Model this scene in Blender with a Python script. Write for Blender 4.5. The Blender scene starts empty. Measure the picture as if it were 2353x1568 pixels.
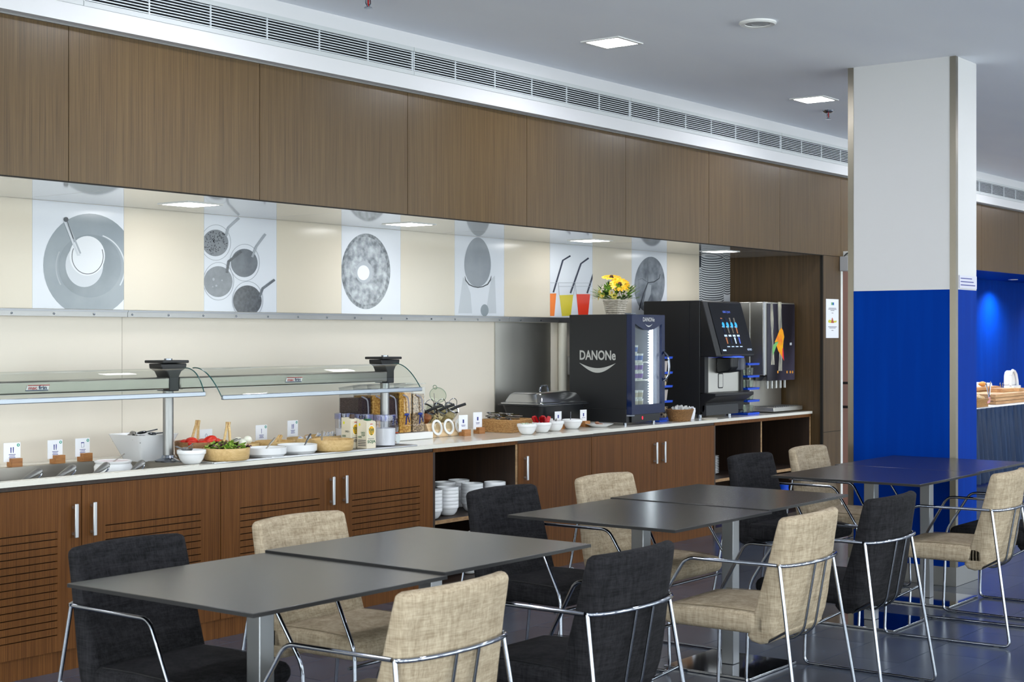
import bpy, bmesh, math, random
from mathutils import Vector, Matrix
random.seed(7)
S = bpy.context.scene
COL = S.collection
PI = math.pi
# ------------------------------------------------------------ camera
F_PX, HOR, CX0, CAM_Z, YAW = 3437.0, 773.0, 1176.5, 1.45, math.radians(52.6)
cam_data = bpy.data.cameras.new('camera')
cam_data.sensor_width = 36.0
cam_data.lens = F_PX / 2353.0 * 36.0
cam_data.shift_y = (HOR - 784.0) / 2353.0
cam_data.clip_start, cam_data.clip_end = 0.05, 200
cam_data.dof.use_dof = True
cam_data.dof.focus_distance = 8.5
cam_data.dof.aperture_fstop = 9.0
cam = bpy.data.objects.new('camera', cam_data)
cam.location = (0, 0, CAM_Z)
cam.rotation_euler = (PI / 2, 0, -YAW)
COL.objects.link(cam)
S.camera = cam
# ------------------------------------------------------------ world, exposure
S.view_settings.view_transform = 'Standard'
S.view_settings.look = 'None'
S.view_settings.gamma = 1.0
S.view_settings.use_curve_mapping = False
S.view_settings.exposure = 0.0
W = bpy.data.worlds.new('sky')
S.world = W
W.use_nodes = True
bg = W.node_tree.nodes['Background']
bg.inputs[0].default_value = (0.92, 0.93, 1.0, 1)
bg.inputs[1].default_value = 10.5
LED_C = (0.93, 0.97, 1.0)
LED_CEIL, LED_SOFFIT, LED_SPOT, LED_FRIDGE = 98.0, 18.0, 1600.0, 8.0
# ------------------------------------------------------------ main dimensions (metres)
H = 3.075          # ceiling
YW = 6.23          # back wall
YP = 5.36          # wood panels above
YF = 5.30          # white fascia
YC = 5.45          # worktop front edge
ZC = 0.84          # worktop top
XE = 11.18         # wooden end wall of the niche
ZS = 2.112         # soffit
TZ = 0.745         # table top
sA, cA = math.sin(YAW), math.cos(YAW)


def ray(u, v):
    k = (u - CX0) / F_PX
    return Vector((sA + k * cA, cA - k * sA, (HOR - v) / F_PX))


CAMO = Vector((0, 0, CAM_Z))


def at_z(u, v, z):
    d = ray(u, v)
    return CAMO + d * ((z - CAM_Z) / d.z)


def at_y(u, v, y):
    d = ray(u, v)
    return CAMO + d * (y / d.y)


def at_x(u, v, x):
    d = ray(u, v)
    return CAMO + d * (x / d.x)


def at_uy(u, y):
    d = ray(u, 700)
    return d.x * y / d.y


def proj(p):
    q = Vector(p) - CAMO
    dep = q.x * sA + q.y * cA
    return CX0 + F_PX * (q.x * cA - q.y * sA) / dep, HOR - F_PX * q.z / dep, dep


# ------------------------------------------------------------ materials
def lin(c):
    return tuple(((x / 255) / 12.92 if x / 255 <= 0.04045 else ((x / 255 + 0.055) / 1.055) ** 2.4) for x in c) + (1,)


MATS = {}


def nmat(name):
    m = bpy.data.materials.new(name)
    m.use_nodes = True
    nt = m.node_tree
    return m, nt, nt.nodes['Principled BSDF']


def mat(name, c, rough=0.5, metal=0.0, spec=0.5, coat=0.0, emit=None, es=0.0, trans=0.0, ior=1.45, sss=0.0, noise=None, bump=None):
    if name in MATS:
        return MATS[name]
    m, nt, b = nmat(name)
    b.inputs['Base Color'].default_value = lin(c)
    b.inputs['Roughness'].default_value = rough
    b.inputs['Metallic'].default_value = metal
    b.inputs['Specular IOR Level'].default_value = spec
    b.inputs['Coat Weight'].default_value = coat
    b.inputs['Coat Roughness'].default_value = 0.05
    b.inputs['Transmission Weight'].default_value = trans
    b.inputs['IOR'].default_value = ior
    if emit:
        b.inputs['Emission Color'].default_value = lin(emit)
        b.inputs['Emission Strength'].default_value = es
    if noise or bump:
        tc = nt.nodes.new('ShaderNodeTexCoord')
        if noise:      # (scale xyz, colour 2, detail, lo, hi)
            mp = nt.nodes.new('ShaderNodeMapping')
            mp.inputs['Scale'].default_value = noise[0]
            nt.links.new(tc.outputs['Object'], mp.inputs[0])
            n = nt.nodes.new('ShaderNodeTexNoise')
            n.inputs['Scale'].default_value = 1.0
            n.inputs['Detail'].default_value = noise[2]
            nt.links.new(mp.outputs[0], n.inputs['Vector'])
            r = nt.nodes.new('ShaderNodeValToRGB')
            r.color_ramp.elements[0].position = noise[3]
            r.color_ramp.elements[1].position = noise[4]
            r.color_ramp.elements[0].color = lin(c)
            r.color_ramp.elements[1].color = lin(noise[1])
            nt.links.new(n.outputs[0], r.inputs[0])
            nt.links.new(r.outputs[0], b.inputs['Base Color'])
        if bump:       # (scale xyz, strength, distance)
            mp2 = nt.nodes.new('ShaderNodeMapping')
            mp2.inputs['Scale'].default_value = bump[0]
            nt.links.new(tc.outputs['Object'], mp2.inputs[0])
            n2 = nt.nodes.new('ShaderNodeTexNoise')
            n2.inputs['Scale'].default_value = 1.0
            n2.inputs['Detail'].default_value = 3
            nt.links.new(mp2.outputs[0], n2.inputs['Vector'])
            bp = nt.nodes.new('ShaderNodeBump')
            bp.inputs['Strength'].default_value = bump[1]
            bp.inputs['Distance'].default_value = bump[2]
            nt.links.new(n2.outputs[0], bp.inputs['Height'])
            nt.links.new(bp.outputs[0], b.inputs['Normal'])
    MATS[name] = m
    return m


def wood(name, c1, c2, c3, rough, across=190.0, along=2.2, axis='z', spec=0.5, coat=0.0, fine=0.62):
    """fine straight veneer grain running along the given local axis"""
    if name in MATS:
        return MATS[name]
    m, nt, b = nmat(name)
    tc = nt.nodes.new('ShaderNodeTexCoord')
    oi = nt.nodes.new('ShaderNodeObjectInfo')
    add = nt.nodes.new('ShaderNodeVectorMath')
    sc = nt.nodes.new('ShaderNodeVectorMath')
    sc.operation = 'SCALE'
    sc.inputs[0].default_value = (3.1, 2.3, 1.7)
    nt.links.new(oi.outputs['Random'], sc.inputs['Scale'])
    nt.links.new(tc.outputs['Object'], add.inputs[0])
    nt.links.new(sc.outputs[0], add.inputs[1])
    outs = []
    for k, (a, al, det) in enumerate(((across, along, 4.0), (across * 0.16, along * 0.35, 2.0))):
        mp = nt.nodes.new('ShaderNodeMapping')
        s3 = [a, a, a]
        s3['xyz'.index(axis)] = al
        mp.inputs['Scale'].default_value = s3
        nt.links.new(add.outputs[0], mp.inputs[0])
        n = nt.nodes.new('ShaderNodeTexNoise')
        n.inputs['Scale'].default_value = 1
        n.inputs['Detail'].default_value = det
        n.inputs['Roughness'].default_value = 0.65
        nt.links.new(mp.outputs[0], n.inputs['Vector'])
        outs.append(n)
    mx = nt.nodes.new('ShaderNodeMath')
    mx.operation = 'MULTIPLY_ADD'
    mx.inputs[1].default_value = fine
    nt.links.new(outs[0].outputs[0], mx.inputs[0])
    ml = nt.nodes.new('ShaderNodeMath')
    ml.operation = 'MULTIPLY'
    ml.inputs[1].default_value = 1 - fine
    nt.links.new(outs[1].outputs[0], ml.inputs[0])
    nt.links.new(ml.outputs[0], mx.inputs[2])
    r = nt.nodes.new('ShaderNodeValToRGB')
    r.color_ramp.elements[0].position = 0.36
    r.color_ramp.elements[0].color = lin(c1)
    r.color_ramp.elements[1].position = 0.66
    r.color_ramp.elements[1].color = lin(c3)
    e = r.color_ramp.elements.new(0.5)
    e.color = lin(c2)
    nt.links.new(mx.outputs[0], r.inputs[0])
    nt.links.new(r.outputs[0], b.inputs['Base Color'])
    b.inputs['Roughness'].default_value = rough
    b.inputs['Specular IOR Level'].default_value = spec
    b.inputs['Coat Weight'].default_value = coat
    b.inputs['Coat Roughness'].default_value = 0.15
    bp = nt.nodes.new('ShaderNodeBump')
    bp.inputs['Strength'].default_value = 0.12
    bp.inputs['Distance'].default_value = 0.0008
    nt.links.new(outs[0].outputs[0], bp.inputs['Height'])
    nt.links.new(bp.outputs[0], b.inputs['Normal'])
    MATS[name] = m
    return m


def fabric(name, c1, c2):
    """linen weave: crossed slubs in both directions"""
    m, nt, b = nmat(name)
    tc = nt.nodes.new('ShaderNodeTexCoord')
    outs = []
    for s3 in ((330, 330, 26), (26, 26, 330), (70, 70, 5), (6, 6, 60)):
        mp = nt.nodes.new('ShaderNodeMapping')
        mp.inputs['Scale'].default_value = s3
        nt.links.new(tc.outputs['Object'], mp.inputs[0])
        n = nt.nodes.new('ShaderNodeTexNoise')
        n.inputs['Scale'].default_value = 1
        n.inputs['Detail'].default_value = 2
        nt.links.new(mp.outputs[0], n.inputs['Vector'])
        outs.append(n.outputs[0])
    def op(o, a, bb):
        q = nt.nodes.new('ShaderNodeMath')
        q.operation = o
        for i, z in enumerate((a, bb)):
            if isinstance(z, float):
                q.inputs[i].default_value = z
            else:
                nt.links.new(z, q.inputs[i])
        return q.outputs[0]
    fine = op('ADD', outs[0], outs[1])
    coarse = op('ADD', outs[2], outs[3])
    tot = op('ADD', op('MULTIPLY', fine, 0.28), op('MULTIPLY', coarse, 0.22))
    r = nt.nodes.new('ShaderNodeValToRGB')
    r.color_ramp.elements[0].position = 0.40
    r.color_ramp.elements[0].color = lin(c1)
    r.color_ramp.elements[1].position = 0.60
    r.color_ramp.elements[1].color = lin(c2)
    nt.links.new(tot, r.inputs[0])
    nt.links.new(r.outputs[0], b.inputs['Base Color'])
    b.inputs['Roughness'].default_value = 0.95
    b.inputs['Specular IOR Level'].default_value = 0.15
    b.inputs['Sheen Weight'].default_value = 0.0
    bp = nt.nodes.new('ShaderNodeBump')
    bp.inputs['Strength'].default_value = 0.35
    bp.inputs['Distance'].default_value = 0.001
    nt.links.new(fine, bp.inputs['Height'])
    nt.links.new(bp.outputs[0], b.inputs['Normal'])
    MATS[name] = m
    return m


def thin_glass(name, tint, ior=1.45, gain=0.0):
    """thin pane: see-through with a fresnel reflection"""
    m, nt, b = nmat(name)
    nt.nodes.remove(b)
    out = nt.nodes['Material Output']
    t = nt.nodes.new('ShaderNodeBsdfTransparent')
    t.inputs[0].default_value = lin(tint)
    g = nt.nodes.new('ShaderNodeBsdfGlossy')
    g.inputs['Roughness'].default_value = 0.02
    f = nt.nodes.new('ShaderNodeFresnel')
    geo = nt.nodes.new('ShaderNodeNewGeometry')
    io = nt.nodes.new('ShaderNodeMath')
    io.operation = 'MULTIPLY_ADD'
    io.inputs[1].default_value = 1.0 / ior - ior
    io.inputs[2].default_value = ior
    nt.links.new(geo.outputs['Backfacing'], io.inputs[0])
    nt.links.new(io.outputs[0], f.inputs[0])
    mx = nt.nodes.new('ShaderNodeMixShader')
    ad = nt.nodes.new('ShaderNodeMath')
    ad.inputs[1].default_value = gain
    nt.links.new(f.outputs[0], ad.inputs[0])
    nt.links.new(ad.outputs[0], mx.inputs[0])
    nt.links.new(t.outputs[0], mx.inputs[1])
    nt.links.new(g.outputs[0], mx.inputs[2])
    nt.links.new(mx.outputs[0], out.inputs[0])
    MATS[name] = m
    return m


M_wood_up = wood('veneer_upper', (72, 55, 34), (89, 70, 44), (103, 83, 54), 0.32, 260, spec=0.32, fine=0.76)  # greyer than the lower veneer: cool ceiling reflection put into the colour
M_wood_lo = wood('veneer_lower', (78, 48, 23), (99, 62, 30), (117, 76, 39), 0.48, 270, spec=0.15, fine=0.78)
M_wood_end = wood('veneer_end', (66, 50, 32), (80, 62, 40), (94, 74, 48), 0.38, 150, spec=0.3)
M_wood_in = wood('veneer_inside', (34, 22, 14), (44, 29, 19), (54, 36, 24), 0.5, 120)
M_edge = wood('chipboard_edge', (120, 90, 60), (150, 118, 82), (170, 138, 100), 0.7, 60, 20, 'x')
M_door = mat('red_brown_door', (104, 66, 52), 0.45)
M_bam = wood('bamboo', (188, 152, 96), (206, 172, 116), (220, 190, 138), 0.45, 90, 5, 'x')
M_bamd = wood('brown_bowl_wood', (140, 98, 60), (164, 120, 78), (182, 140, 98), 0.5, 80, 6, 'x')
M_block = wood('oak_block', (134, 84, 40), (160, 106, 56), (182, 128, 74), 0.5, 90, 8, 'x')
M_pale = wood('pale_wood', (206, 172, 130), (220, 190, 150), (232, 206, 170), 0.5, 60, 4, 'x')
M_crate = wood('crate_wood', (170, 126, 82), (192, 148, 102), (208, 168, 122), 0.6, 50, 4, 'x')
M_white = mat('white_paint', (216, 216, 219), 0.6)
M_ceil = mat('ceiling_paint', (236, 239, 247), 0.8, noise=((0.5, 1.4, 1), (241, 244, 250), 2, 0.4, 0.6))
M_colw = mat('column_white_paint', (202, 202, 203), 0.55)
M_blue = mat('blue_paint', (0, 47, 138), 0.5, spec=0.03, noise=((14, 14, 1.2), (0, 52, 146), 3, 0.45, 0.7))
M_cream = mat('cream_laminate', (214, 204, 186), 0.16, spec=0.5)
M_creamlo = mat('cream_splashback', (218, 210, 197), 0.3, spec=0.4)
M_print = mat('print_white', (214, 218, 226), 0.16, spec=0.5)
M_soff = mat('gloss_soffit', (206, 206, 204), 0.07, spec=0.8, coat=0.25)
M_joint = mat('dark_joint', (28, 24, 20), 0.8)
M_steel = mat('brushed_steel', (206, 204, 198), 0.36, 1.0, bump=((2, 2, 300), 0.05, 0.001))
M_steel_h = mat('brushed_steel_long', (176, 172, 165), 0.34, 1.0, bump=((2, 300, 300), 0.05, 0.001))
M_steeld = mat('dull_steel', (150, 150, 150), 0.4, 1.0)
M_alu = mat('satin_aluminium', (206, 208, 212), 0.35, 1.0)
M_chrome = mat('chrome', (158, 163, 174), 0.08, 1.0)
M_chromed = mat('dark_chrome', (120, 124, 132), 0.16, 1.0)
M_plate = mat('mirror_base_plate', (176, 178, 184), 0.06, 1.0)
M_post = mat('pedestal_steel', (136, 138, 142), 0.32, 1.0)
M_stone = mat('white_quartz', (226, 223, 214), 0.12, spec=0.5, noise=((160, 160, 160), (222, 219, 209), 3, 0.4, 0.7))
M_table = mat('anthracite_laminate', (40, 38, 37), 0.22, spec=1.0, bump=((160, 160, 160), 0.03, 0.001))
M_tedge = mat('black_table_edge', (22, 22, 24), 0.5)
M_black = mat('black_plastic', (20, 21, 24), 0.42)
M_blackm = mat('black_matt_sheet', (24, 25, 28), 0.5, bump=((600, 600, 600), 0.06, 0.0005))
M_blackg = mat('black_gloss', (8, 9, 12), 0.08, spec=0.6)
M_navy = mat('navy_gloss', (6, 24, 64), 0.15)
M_lcd = mat('silver_lettering', (186, 186, 182), 0.45)
M_por = mat('white_porcelain', (232, 233, 235), 0.14, spec=0.5)
M_plastw = mat('white_plastic', (232, 232, 230), 0.35)
M_paper = mat('white_card', (232, 234, 240), 0.6)
M_ink = mat('blue_ink', (44, 52, 130), 0.7)
M_inkd = mat('dark_ink', (60, 62, 74), 0.7)
M_teal = mat('teal_sticker', (30, 150, 130), 0.6)
M_red = mat('tomato_red', (196, 34, 26), 0.25, noise=((30, 30, 30), (222, 60, 40), 2, 0.45, 0.7))
M_redp = mat('red_sachet', (196, 14, 28), 0.35)
M_green = mat('lettuce_green', (104, 148, 44), 0.5, noise=((60, 60, 60), (176, 196, 88), 3, 0.4, 0.65))
M_purple = mat('radicchio', (70, 26, 44), 0.5, noise=((60, 60, 60), (150, 110, 120), 3, 0.5, 0.7))
M_egg = mat('peeled_egg', (236, 236, 222), 0.3)
M_bluep = mat('blue_plastic', (10, 72, 200), 0.35)
M_clear = thin_glass('clear_acrylic', (238, 240, 242))
M_jug = thin_glass('blue_tinted_plastic', (246, 247, 252), gain=0.03)
M_glassg = thin_glass('green_edge_glass', (242, 248, 245), gain=0.01)
M_glass = thin_glass('clear_glass', (236, 240, 236), gain=0.02)
M_glassedge = mat('glass_edge_green', (20, 72, 70), 0.2)
M_wick = mat('rattan', (150, 108, 62), 0.65, noise=((90, 90, 220), (190, 148, 96), 3, 0.35, 0.65), bump=((240, 240, 240), 0.5, 0.002))
M_wickd = mat('dark_rattan', (104, 72, 40), 0.65, noise=((120, 120, 260), (150, 110, 66), 3, 0.35, 0.65), bump=((240, 240, 240), 0.5, 0.002))
M_beige = fabric('beige_linen', (140, 125, 104), (184, 169, 146))
M_char = fabric('charcoal_linen', (18, 18, 20), (42, 41, 44))
M_seam_b = mat('beige_seam', (120, 106, 84), 0.9)
M_rubber = mat('grey_rubber', (70, 74, 78), 0.6)
M_led = mat('led_panel', (255, 255, 255), 0.5, emit=(248, 249, 255), es=LED_CEIL)
M_leds = mat('led_panel_soffit', (255, 255, 255), 0.5, emit=(255, 255, 255), es=LED_SOFFIT)
M_skirt = mat('blue_satin_cloth', (2, 34, 70), 0.45, spec=0.3, noise=((5, 5, 1.5), (4, 46, 88), 2, 0.4, 0.7))
M_cloth = mat('white_cloth', (226, 228, 232), 0.85)
M_grout = mat('floor_grout', (44, 46, 50), 0.6)


def floor_mat():
    m, nt, b = nmat('slate_tile')
    tc = nt.nodes.new('ShaderNodeTexCoord')
    oi = nt.nodes.new('ShaderNodeObjectInfo')
    n = nt.nodes.new('ShaderNodeTexNoise')
    n.inputs['Scale'].default_value = 5
    n.inputs['Detail'].default_value = 5
    nt.links.new(tc.outputs['Object'], n.inputs['Vector'])
    r = nt.nodes.new('ShaderNodeValToRGB')
    r.color_ramp.elements[0].position = 0.3
    r.color_ramp.elements[0].color = lin((62, 69, 82))
    r.color_ramp.elements[1].position = 0.7
    r.color_ramp.elements[1].color = lin((78, 86, 101))
    nt.links.new(n.outputs[0], r.inputs[0])
    hs = nt.nodes.new('ShaderNodeHueSaturation')
    mr = nt.nodes.new('ShaderNodeMapRange')
    mr.inputs[3].default_value = 0.9
    mr.inputs[4].default_value = 1.1
    nt.links.new(oi.outputs['Random'], mr.inputs[0])
    nt.links.new(mr.outputs[0], hs.inputs['Value'])
    nt.links.new(r.outputs[0], hs.inputs['Color'])
    nt.links.new(hs.outputs[0], b.inputs['Base Color'])
    b.inputs['Roughness'].default_value = 0.22
    b.inputs['Specular IOR Level'].default_value = 0.5
    bp = nt.nodes.new('ShaderNodeBump')
    bp.inputs['Strength'].default_value = 0.08
    bp.inputs['Distance'].default_value = 0.003
    nt.links.new(n.outputs[0], bp.inputs['Height'])
    nt.links.new(bp.outputs[0], b.inputs['Normal'])
    return m


M_tile = floor_mat()


# ------------------------------------------------------------ mesh helpers
class G:
    def __init__(s):
        s.v, s.f = [], []

    def add(s, vs, fs):
        o = len(s.v)
        s.v += [tuple(p) for p in vs]
        s.f += [tuple(i + o for i in f) for f in fs]
        return s

    def box(s, x0, x1, y0, y1, z0, z1):
        return s.add([(x0, y0, z0), (x1, y0, z0), (x1, y1, z0), (x0, y1, z0), (x0, y0, z1), (x1, y0, z1), (x1, y1, z1), (x0, y1, z1)],
                     [(0, 3, 2, 1), (4, 5, 6, 7), (0, 1, 5, 4), (1, 2, 6, 5), (2, 3, 7, 6), (3, 0, 4, 7)])

    def quad(s, a, b, c, d):
        return s.add([a, b, c, d], [(0, 1, 2, 3)])

    def lathe(s, prof, n=28, c=(0, 0, 0), sx=1.0, sy=1.0, cap=True):
        vs, fs = [], []
        m = len(prof)
        for r, z in prof:
            for i in range(n):
                a = 2 * PI * i / n
                vs.append((c[0] + r * math.cos(a) * sx, c[1] + r * math.sin(a) * sy, c[2] + z))
        for j in range(m - 1):
            for i in range(n):
                k = (i + 1) % n
                fs.append((j * n + i, j * n + k, (j + 1) * n + k, (j + 1) * n + i))
        if cap:
            if prof[0][0] > 1e-6:
                fs.append(tuple(range(n - 1, -1, -1)))
            if prof[-1][0] > 1e-6:
                fs.append(tuple((m - 1) * n + i for i in range(n)))
        return s.add(vs, fs)

    def tube(s, pts, r, n=8, closed=False, taper=None):
        pts = [Vector(p) for p in pts]
        m = len(pts)
        vs, fs = [], []
        t0 = (pts[1] - pts[0]).normalized()
        nrm = t0.orthogonal().normalized()
        for i in range(m):
            if closed:
                t = (pts[(i + 1) % m] - pts[i - 1]).normalized()
            else:
                t = (pts[min(i + 1, m - 1)] - pts[max(i - 1, 0)]).normalized()
            nrm = (nrm - t * nrm.dot(t))
            nrm = nrm.normalized() if nrm.length > 1e-6 else t.orthogonal().normalized()
            bi = t.cross(nrm)
            rr = r if taper is None else taper[i]
            for k in range(n):
                a = 2 * PI * k / n
                vs.append(pts[i] + (nrm * math.cos(a) + bi * math.sin(a)) * rr)
        for i in range(m if closed else m - 1):
            j = (i + 1) % m
            for k in range(n):
                l = (k + 1) % n
                fs.append((i * n + k, i * n + l, j * n + l, j * n + k))
        if not closed:
            fs.append(tuple(range(n - 1, -1, -1)))
            fs.append(tuple((m - 1) * n + k for k in range(n)))
        return s.add(vs, fs)

    def strip(s, pts, w, t):
        """flat bar of width w and thickness t along points (width along the side vector)"""
        pts = [Vector(p) for p in pts]
        m = len(pts)
        vs, fs = [], []
        for i in range(m):
            d = (pts[min(i + 1, m - 1)] - pts[max(i - 1, 0)]).normalized()
            side = d.cross(Vector((0, 0, 1)))
            side = side.normalized() if side.length > 1e-4 else Vector((1, 0, 0))
            up = side.cross(d)
            ww = w[i] if isinstance(w, (list, tuple)) else w
            for a, b in ((-1, -1), (1, -1), (1, 1), (-1, 1)):
                vs.append(pts[i] + side * a * ww / 2 + up * b * t / 2)
        for i in range(m - 1):
            for k in range(4):
                l = (k + 1) % 4
                fs.append((i * 4 + k, i * 4 + l, i * 4 + 4 + l, i * 4 + 4 + k))
        fs += [(3, 2, 1, 0), tuple((m - 1) * 4 + k for k in range(4))]
        return s.add(vs, fs)

    def prism(s, poly, fn, d0, d1):
        """extrude 2-D polygon: fn(a, b, d) -> xyz"""
        n = len(poly)
        vs = [fn(a, b, d0) for a, b in poly] + [fn(a, b, d1) for a, b in poly]
        fs = [tuple(range(n - 1, -1, -1)), tuple(range(n, 2 * n))]
        fs += [(i, (i + 1) % n, n + (i + 1) % n, n + i) for i in range(n)]
        return s.add(vs, fs)

    def ngon(s, pts):
        return s.add(pts, [tuple(range(len(pts)))])

    def ball(s, c, r, n=12, m=8, fn=None):
        rx, ry, rz = r if isinstance(r, (tuple, list)) else (r, r, r)
        vs, fs = [(c[0], c[1], c[2] - rz)], []
        for j in range(1, m):
            a = -PI / 2 + PI * j / m
            for i in range(n):
                b = 2 * PI * i / n
                vs.append((c[0] + rx * math.cos(a) * math.cos(b), c[1] + ry * math.cos(a) * math.sin(b), c[2] + rz * math.sin(a)))
        vs.append((c[0], c[1], c[2] + rz))
        for i in range(n):
            fs.append((0, 1 + (i + 1) % n, 1 + i))
        for j in range(m - 2):
            for i in range(n):
                k = (i + 1) % n
                fs.append((1 + j * n + i, 1 + j * n + k, 1 + (j + 1) * n + k, 1 + (j + 1) * n + i))
        t = len(vs) - 1
        for i in range(n):
            fs.append((t, 1 + (m - 2) * n + i, 1 + (m - 2) * n + (i + 1) % n))
        if fn:
            vs = [fn(Vector(p)) for p in vs]
        return s.add(vs, fs)

    def xf(s, mtx, start=0):
        s.v = s.v[:start] + [tuple(mtx @ Vector(p)) for p in s.v[start:]]
        return s

    def mesh(s, name, smooth=True, angle=38):
        me = bpy.data.meshes.new(name)
        me.from_pydata(s.v, [], s.f)
        me.validate(clean_customdata=False)
        bmh = bmesh.new()
        bmh.from_mesh(me)
        bmesh.ops.recalc_face_normals(bmh, faces=bmh.faces)
        bmh.to_mesh(me)
        bmh.free()
        if smooth:
            me.shade_smooth()
            me.set_sharp_from_angle(angle=math.radians(angle))
        return me


def link(name, me, m, parent=None, loc=None, rot=None, bevel=0.0, seg=2):
    if m is not None and not me.materials:
        me.materials.append(m)
    o = bpy.data.objects.new(name, me)
    COL.objects.link(o)
    if parent is not None:
        o.parent = parent
    if loc is not None:
        o.location = loc
    if rot is not None:
        o.rotation_euler = rot
    if bevel:
        b = o.modifiers.new('bevel', 'BEVEL')
        b.width = bevel
        b.segments = seg
        b.limit_method = 'ANGLE'
        b.angle_limit = math.radians(40)
    return o


def part(name, g, m, parent=None, loc=None, rot=None, bevel=0.0, smooth=True, angle=38, seg=2):
    return link(name, g.mesh(name, smooth, angle), m, parent, loc, rot, bevel, seg)


def tag(o, label=None, cat=None, group=None, kind=None):
    if label:
        o['label'] = label
    if cat:
        o['category'] = cat
    if group:
        o['group'] = group
    if kind:
        o['kind'] = kind
    return o


def thing(name, label, cat, loc=(0, 0, 0), rz=0.0, group=None):
    o = bpy.data.objects.new(name, None)
    o.empty_display_size = 0.05
    COL.objects.link(o)
    o.location = loc
    o.rotation_euler = (0, 0, rz)
    return tag(o, label, cat, group)


def struct(name, g, m, bevel=0.0, parent=None):
    o = part(name, g, m, parent, bevel=bevel)
    if parent is None:
        o['kind'] = 'structure'
    return o


def copy_tree(o, parent=None):
    c = o.copy()
    COL.objects.link(c)
    c.parent = parent
    for ch in [x for x in o.children]:
        copy_tree(ch, c)
    return c


def fillet(pts, r, n=5):
    """round the inner corners of a polyline"""
    pts = [Vector(p) for p in pts]
    out = [pts[0]]
    for i in range(1, len(pts) - 1):
        p, a, b = pts[i], pts[i - 1], pts[i + 1]
        da, db = (a - p), (b - p)
        rr = r[i] if isinstance(r, (list, tuple)) else r
        t = min(rr, da.length * 0.45, db.length * 0.45)
        p0, p1 = p + da.normalized() * t, p + db.normalized() * t
        for k in range(n + 1):
            s_ = k / n
            out.append(p0 * (1 - s_) ** 2 + p * 2 * s_ * (1 - s_) + p1 * s_ ** 2)
    out.append(pts[-1])
    return out


def rrect(w, h, r, n=4, cx=0.0, cy=0.0):
    out = []
    for sx, sy, a0 in ((1, 1, 0), (-1, 1, PI / 2), (-1, -1, PI), (1, -1, 1.5 * PI)):
        for k in range(n + 1):
            a = a0 + PI / 2 * k / n
            out.append((cx + sx * (w / 2 - r) + r * math.cos(a), cy + sy * (h / 2 - r) + r * math.sin(a)))
    return out


def loft(g, rings, cap=True):
    """rings: lists of xyz with equal counts"""
    n = len(rings[0])
    vs = [p for r in rings for p in r]
    fs = []
    for j in range(len(rings) - 1):
        for i in range(n):
            k = (i + 1) % n
            fs.append((j * n + i, j * n + k, (j + 1) * n + k, (j + 1) * n + i))
    if cap:
        fs.append(tuple(range(n - 1, -1, -1)))
        fs.append(tuple((len(rings) - 1) * n + i for i in range(n)))
    return g.add(vs, fs)


def basis(o, right, up):
    r, u = Vector(right).normalized(), Vector(up).normalized()
    n = r.cross(u)
    return Matrix(((r.x, u.x, n.x, o[0]), (r.y, u.y, n.y, o[1]), (r.z, u.z, n.z, o[2]), (0, 0, 0, 1)))


def text_mesh(body, size, width=None, bold=0.0, align='CENTER', xs=1.0):
    cu = bpy.data.curves.new('lettering', 'FONT')
    cu.body = body
    cu.size = size
    cu.align_x = align
    cu.align_y = 'CENTER'
    cu.offset = bold
    cu.resolution_u = 3
    o = bpy.data.objects.new('lettering', cu)
    me = bpy.data.meshes.new_from_object(o)
    bpy.data.objects.remove(o)
    if width:
        xs_ = [v.co.x for v in me.vertices]
        k = width / max(1e-6, max(xs_) - min(xs_))
        for v in me.vertices:
            v.co.x *= k
    return me


def text(body, size, m, parent, o, right, up, width=None, bold=0.0, align='CENTER', name='lettering'):
    me = text_mesh(body, size, width, bold, align)
    me.transform(basis(o, right, up))
    me.materials.clear()
    return link(name, me, m, parent)


def flat(name, pts2, m, parent, o, right, up, eps=0.0):
    r, u = Vector(right), Vector(up)
    n = r.cross(u)
    g = G().ngon([Vector(o) + r * a + u * b + n * eps for a, b in pts2])
    return part(name, g, m, parent, smooth=False)


def ell(cx, cy, rx, ry, n=32, rot=0.0, a0=0.0, a1=2 * PI):
    out = []
    cr, sr = math.cos(rot), math.sin(rot)
    k = n if a1 - a0 > 6.28 else n + 1
    for i in range(k):
        a = a0 + (a1 - a0) * i / n
        x, y = rx * math.cos(a), ry * math.sin(a)
        out.append((cx + x * cr - y * sr, cy + x * sr + y * cr))
    return out


# ============================================================ THE SETTING
X0, X1, Y0 = -2.5, 21.0, -4.5
struct('floor', G().box(X0, X1, Y0, 6.6, -0.1, -0.008), M_grout)
floor = bpy.data.objects['floor']
tile_g = G().box(-0.2985, 0.2985, -0.1485, 0.1485, -0.008, 0.0)
tile_me = tile_g.mesh('floor_tile', False)
tile_me.materials.append(M_tile)
cells = []
j = 0
yy = 2.956 - 0.30 * 25
while yy < YC + 0.1:
    off = (0.31 if j % 2 else 0.0)
    xx = 8.71 - 0.62 * 0 + off - 0.60 * 20
    while xx < X1:
        if xx > X0 + 0.3 and yy > Y0 + 0.15:
            cells.append((xx + 0.3, yy + 0.15))
        xx += 0.60
    yy += 0.30
    j += 1
vis, hid = [], []
for c in cells:
    dep = c[0] * sA + c[1] * cA
    if dep < 0.6:
        hid.append(c)
        continue
    u, v, d = proj((c[0], c[1], 0))
    (vis if -150 < u < 2500 and v < 1720 else hid).append((c[0], c[1]))
vis.sort(key=lambda c: c[0] * sA + c[1] * cA)
for c in vis[:300]:
    o = bpy.data.objects.new('tile', tile_me)
    COL.objects.link(o)
    o.parent = floor
    o.location = (c[0], c[1], 0)
g = G()
for c in vis[300:] + hid:
    g.box(c[0] - 0.2985, c[0] + 0.2985, c[1] - 0.1485, c[1] + 0.1485, -0.008, 0)
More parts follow.
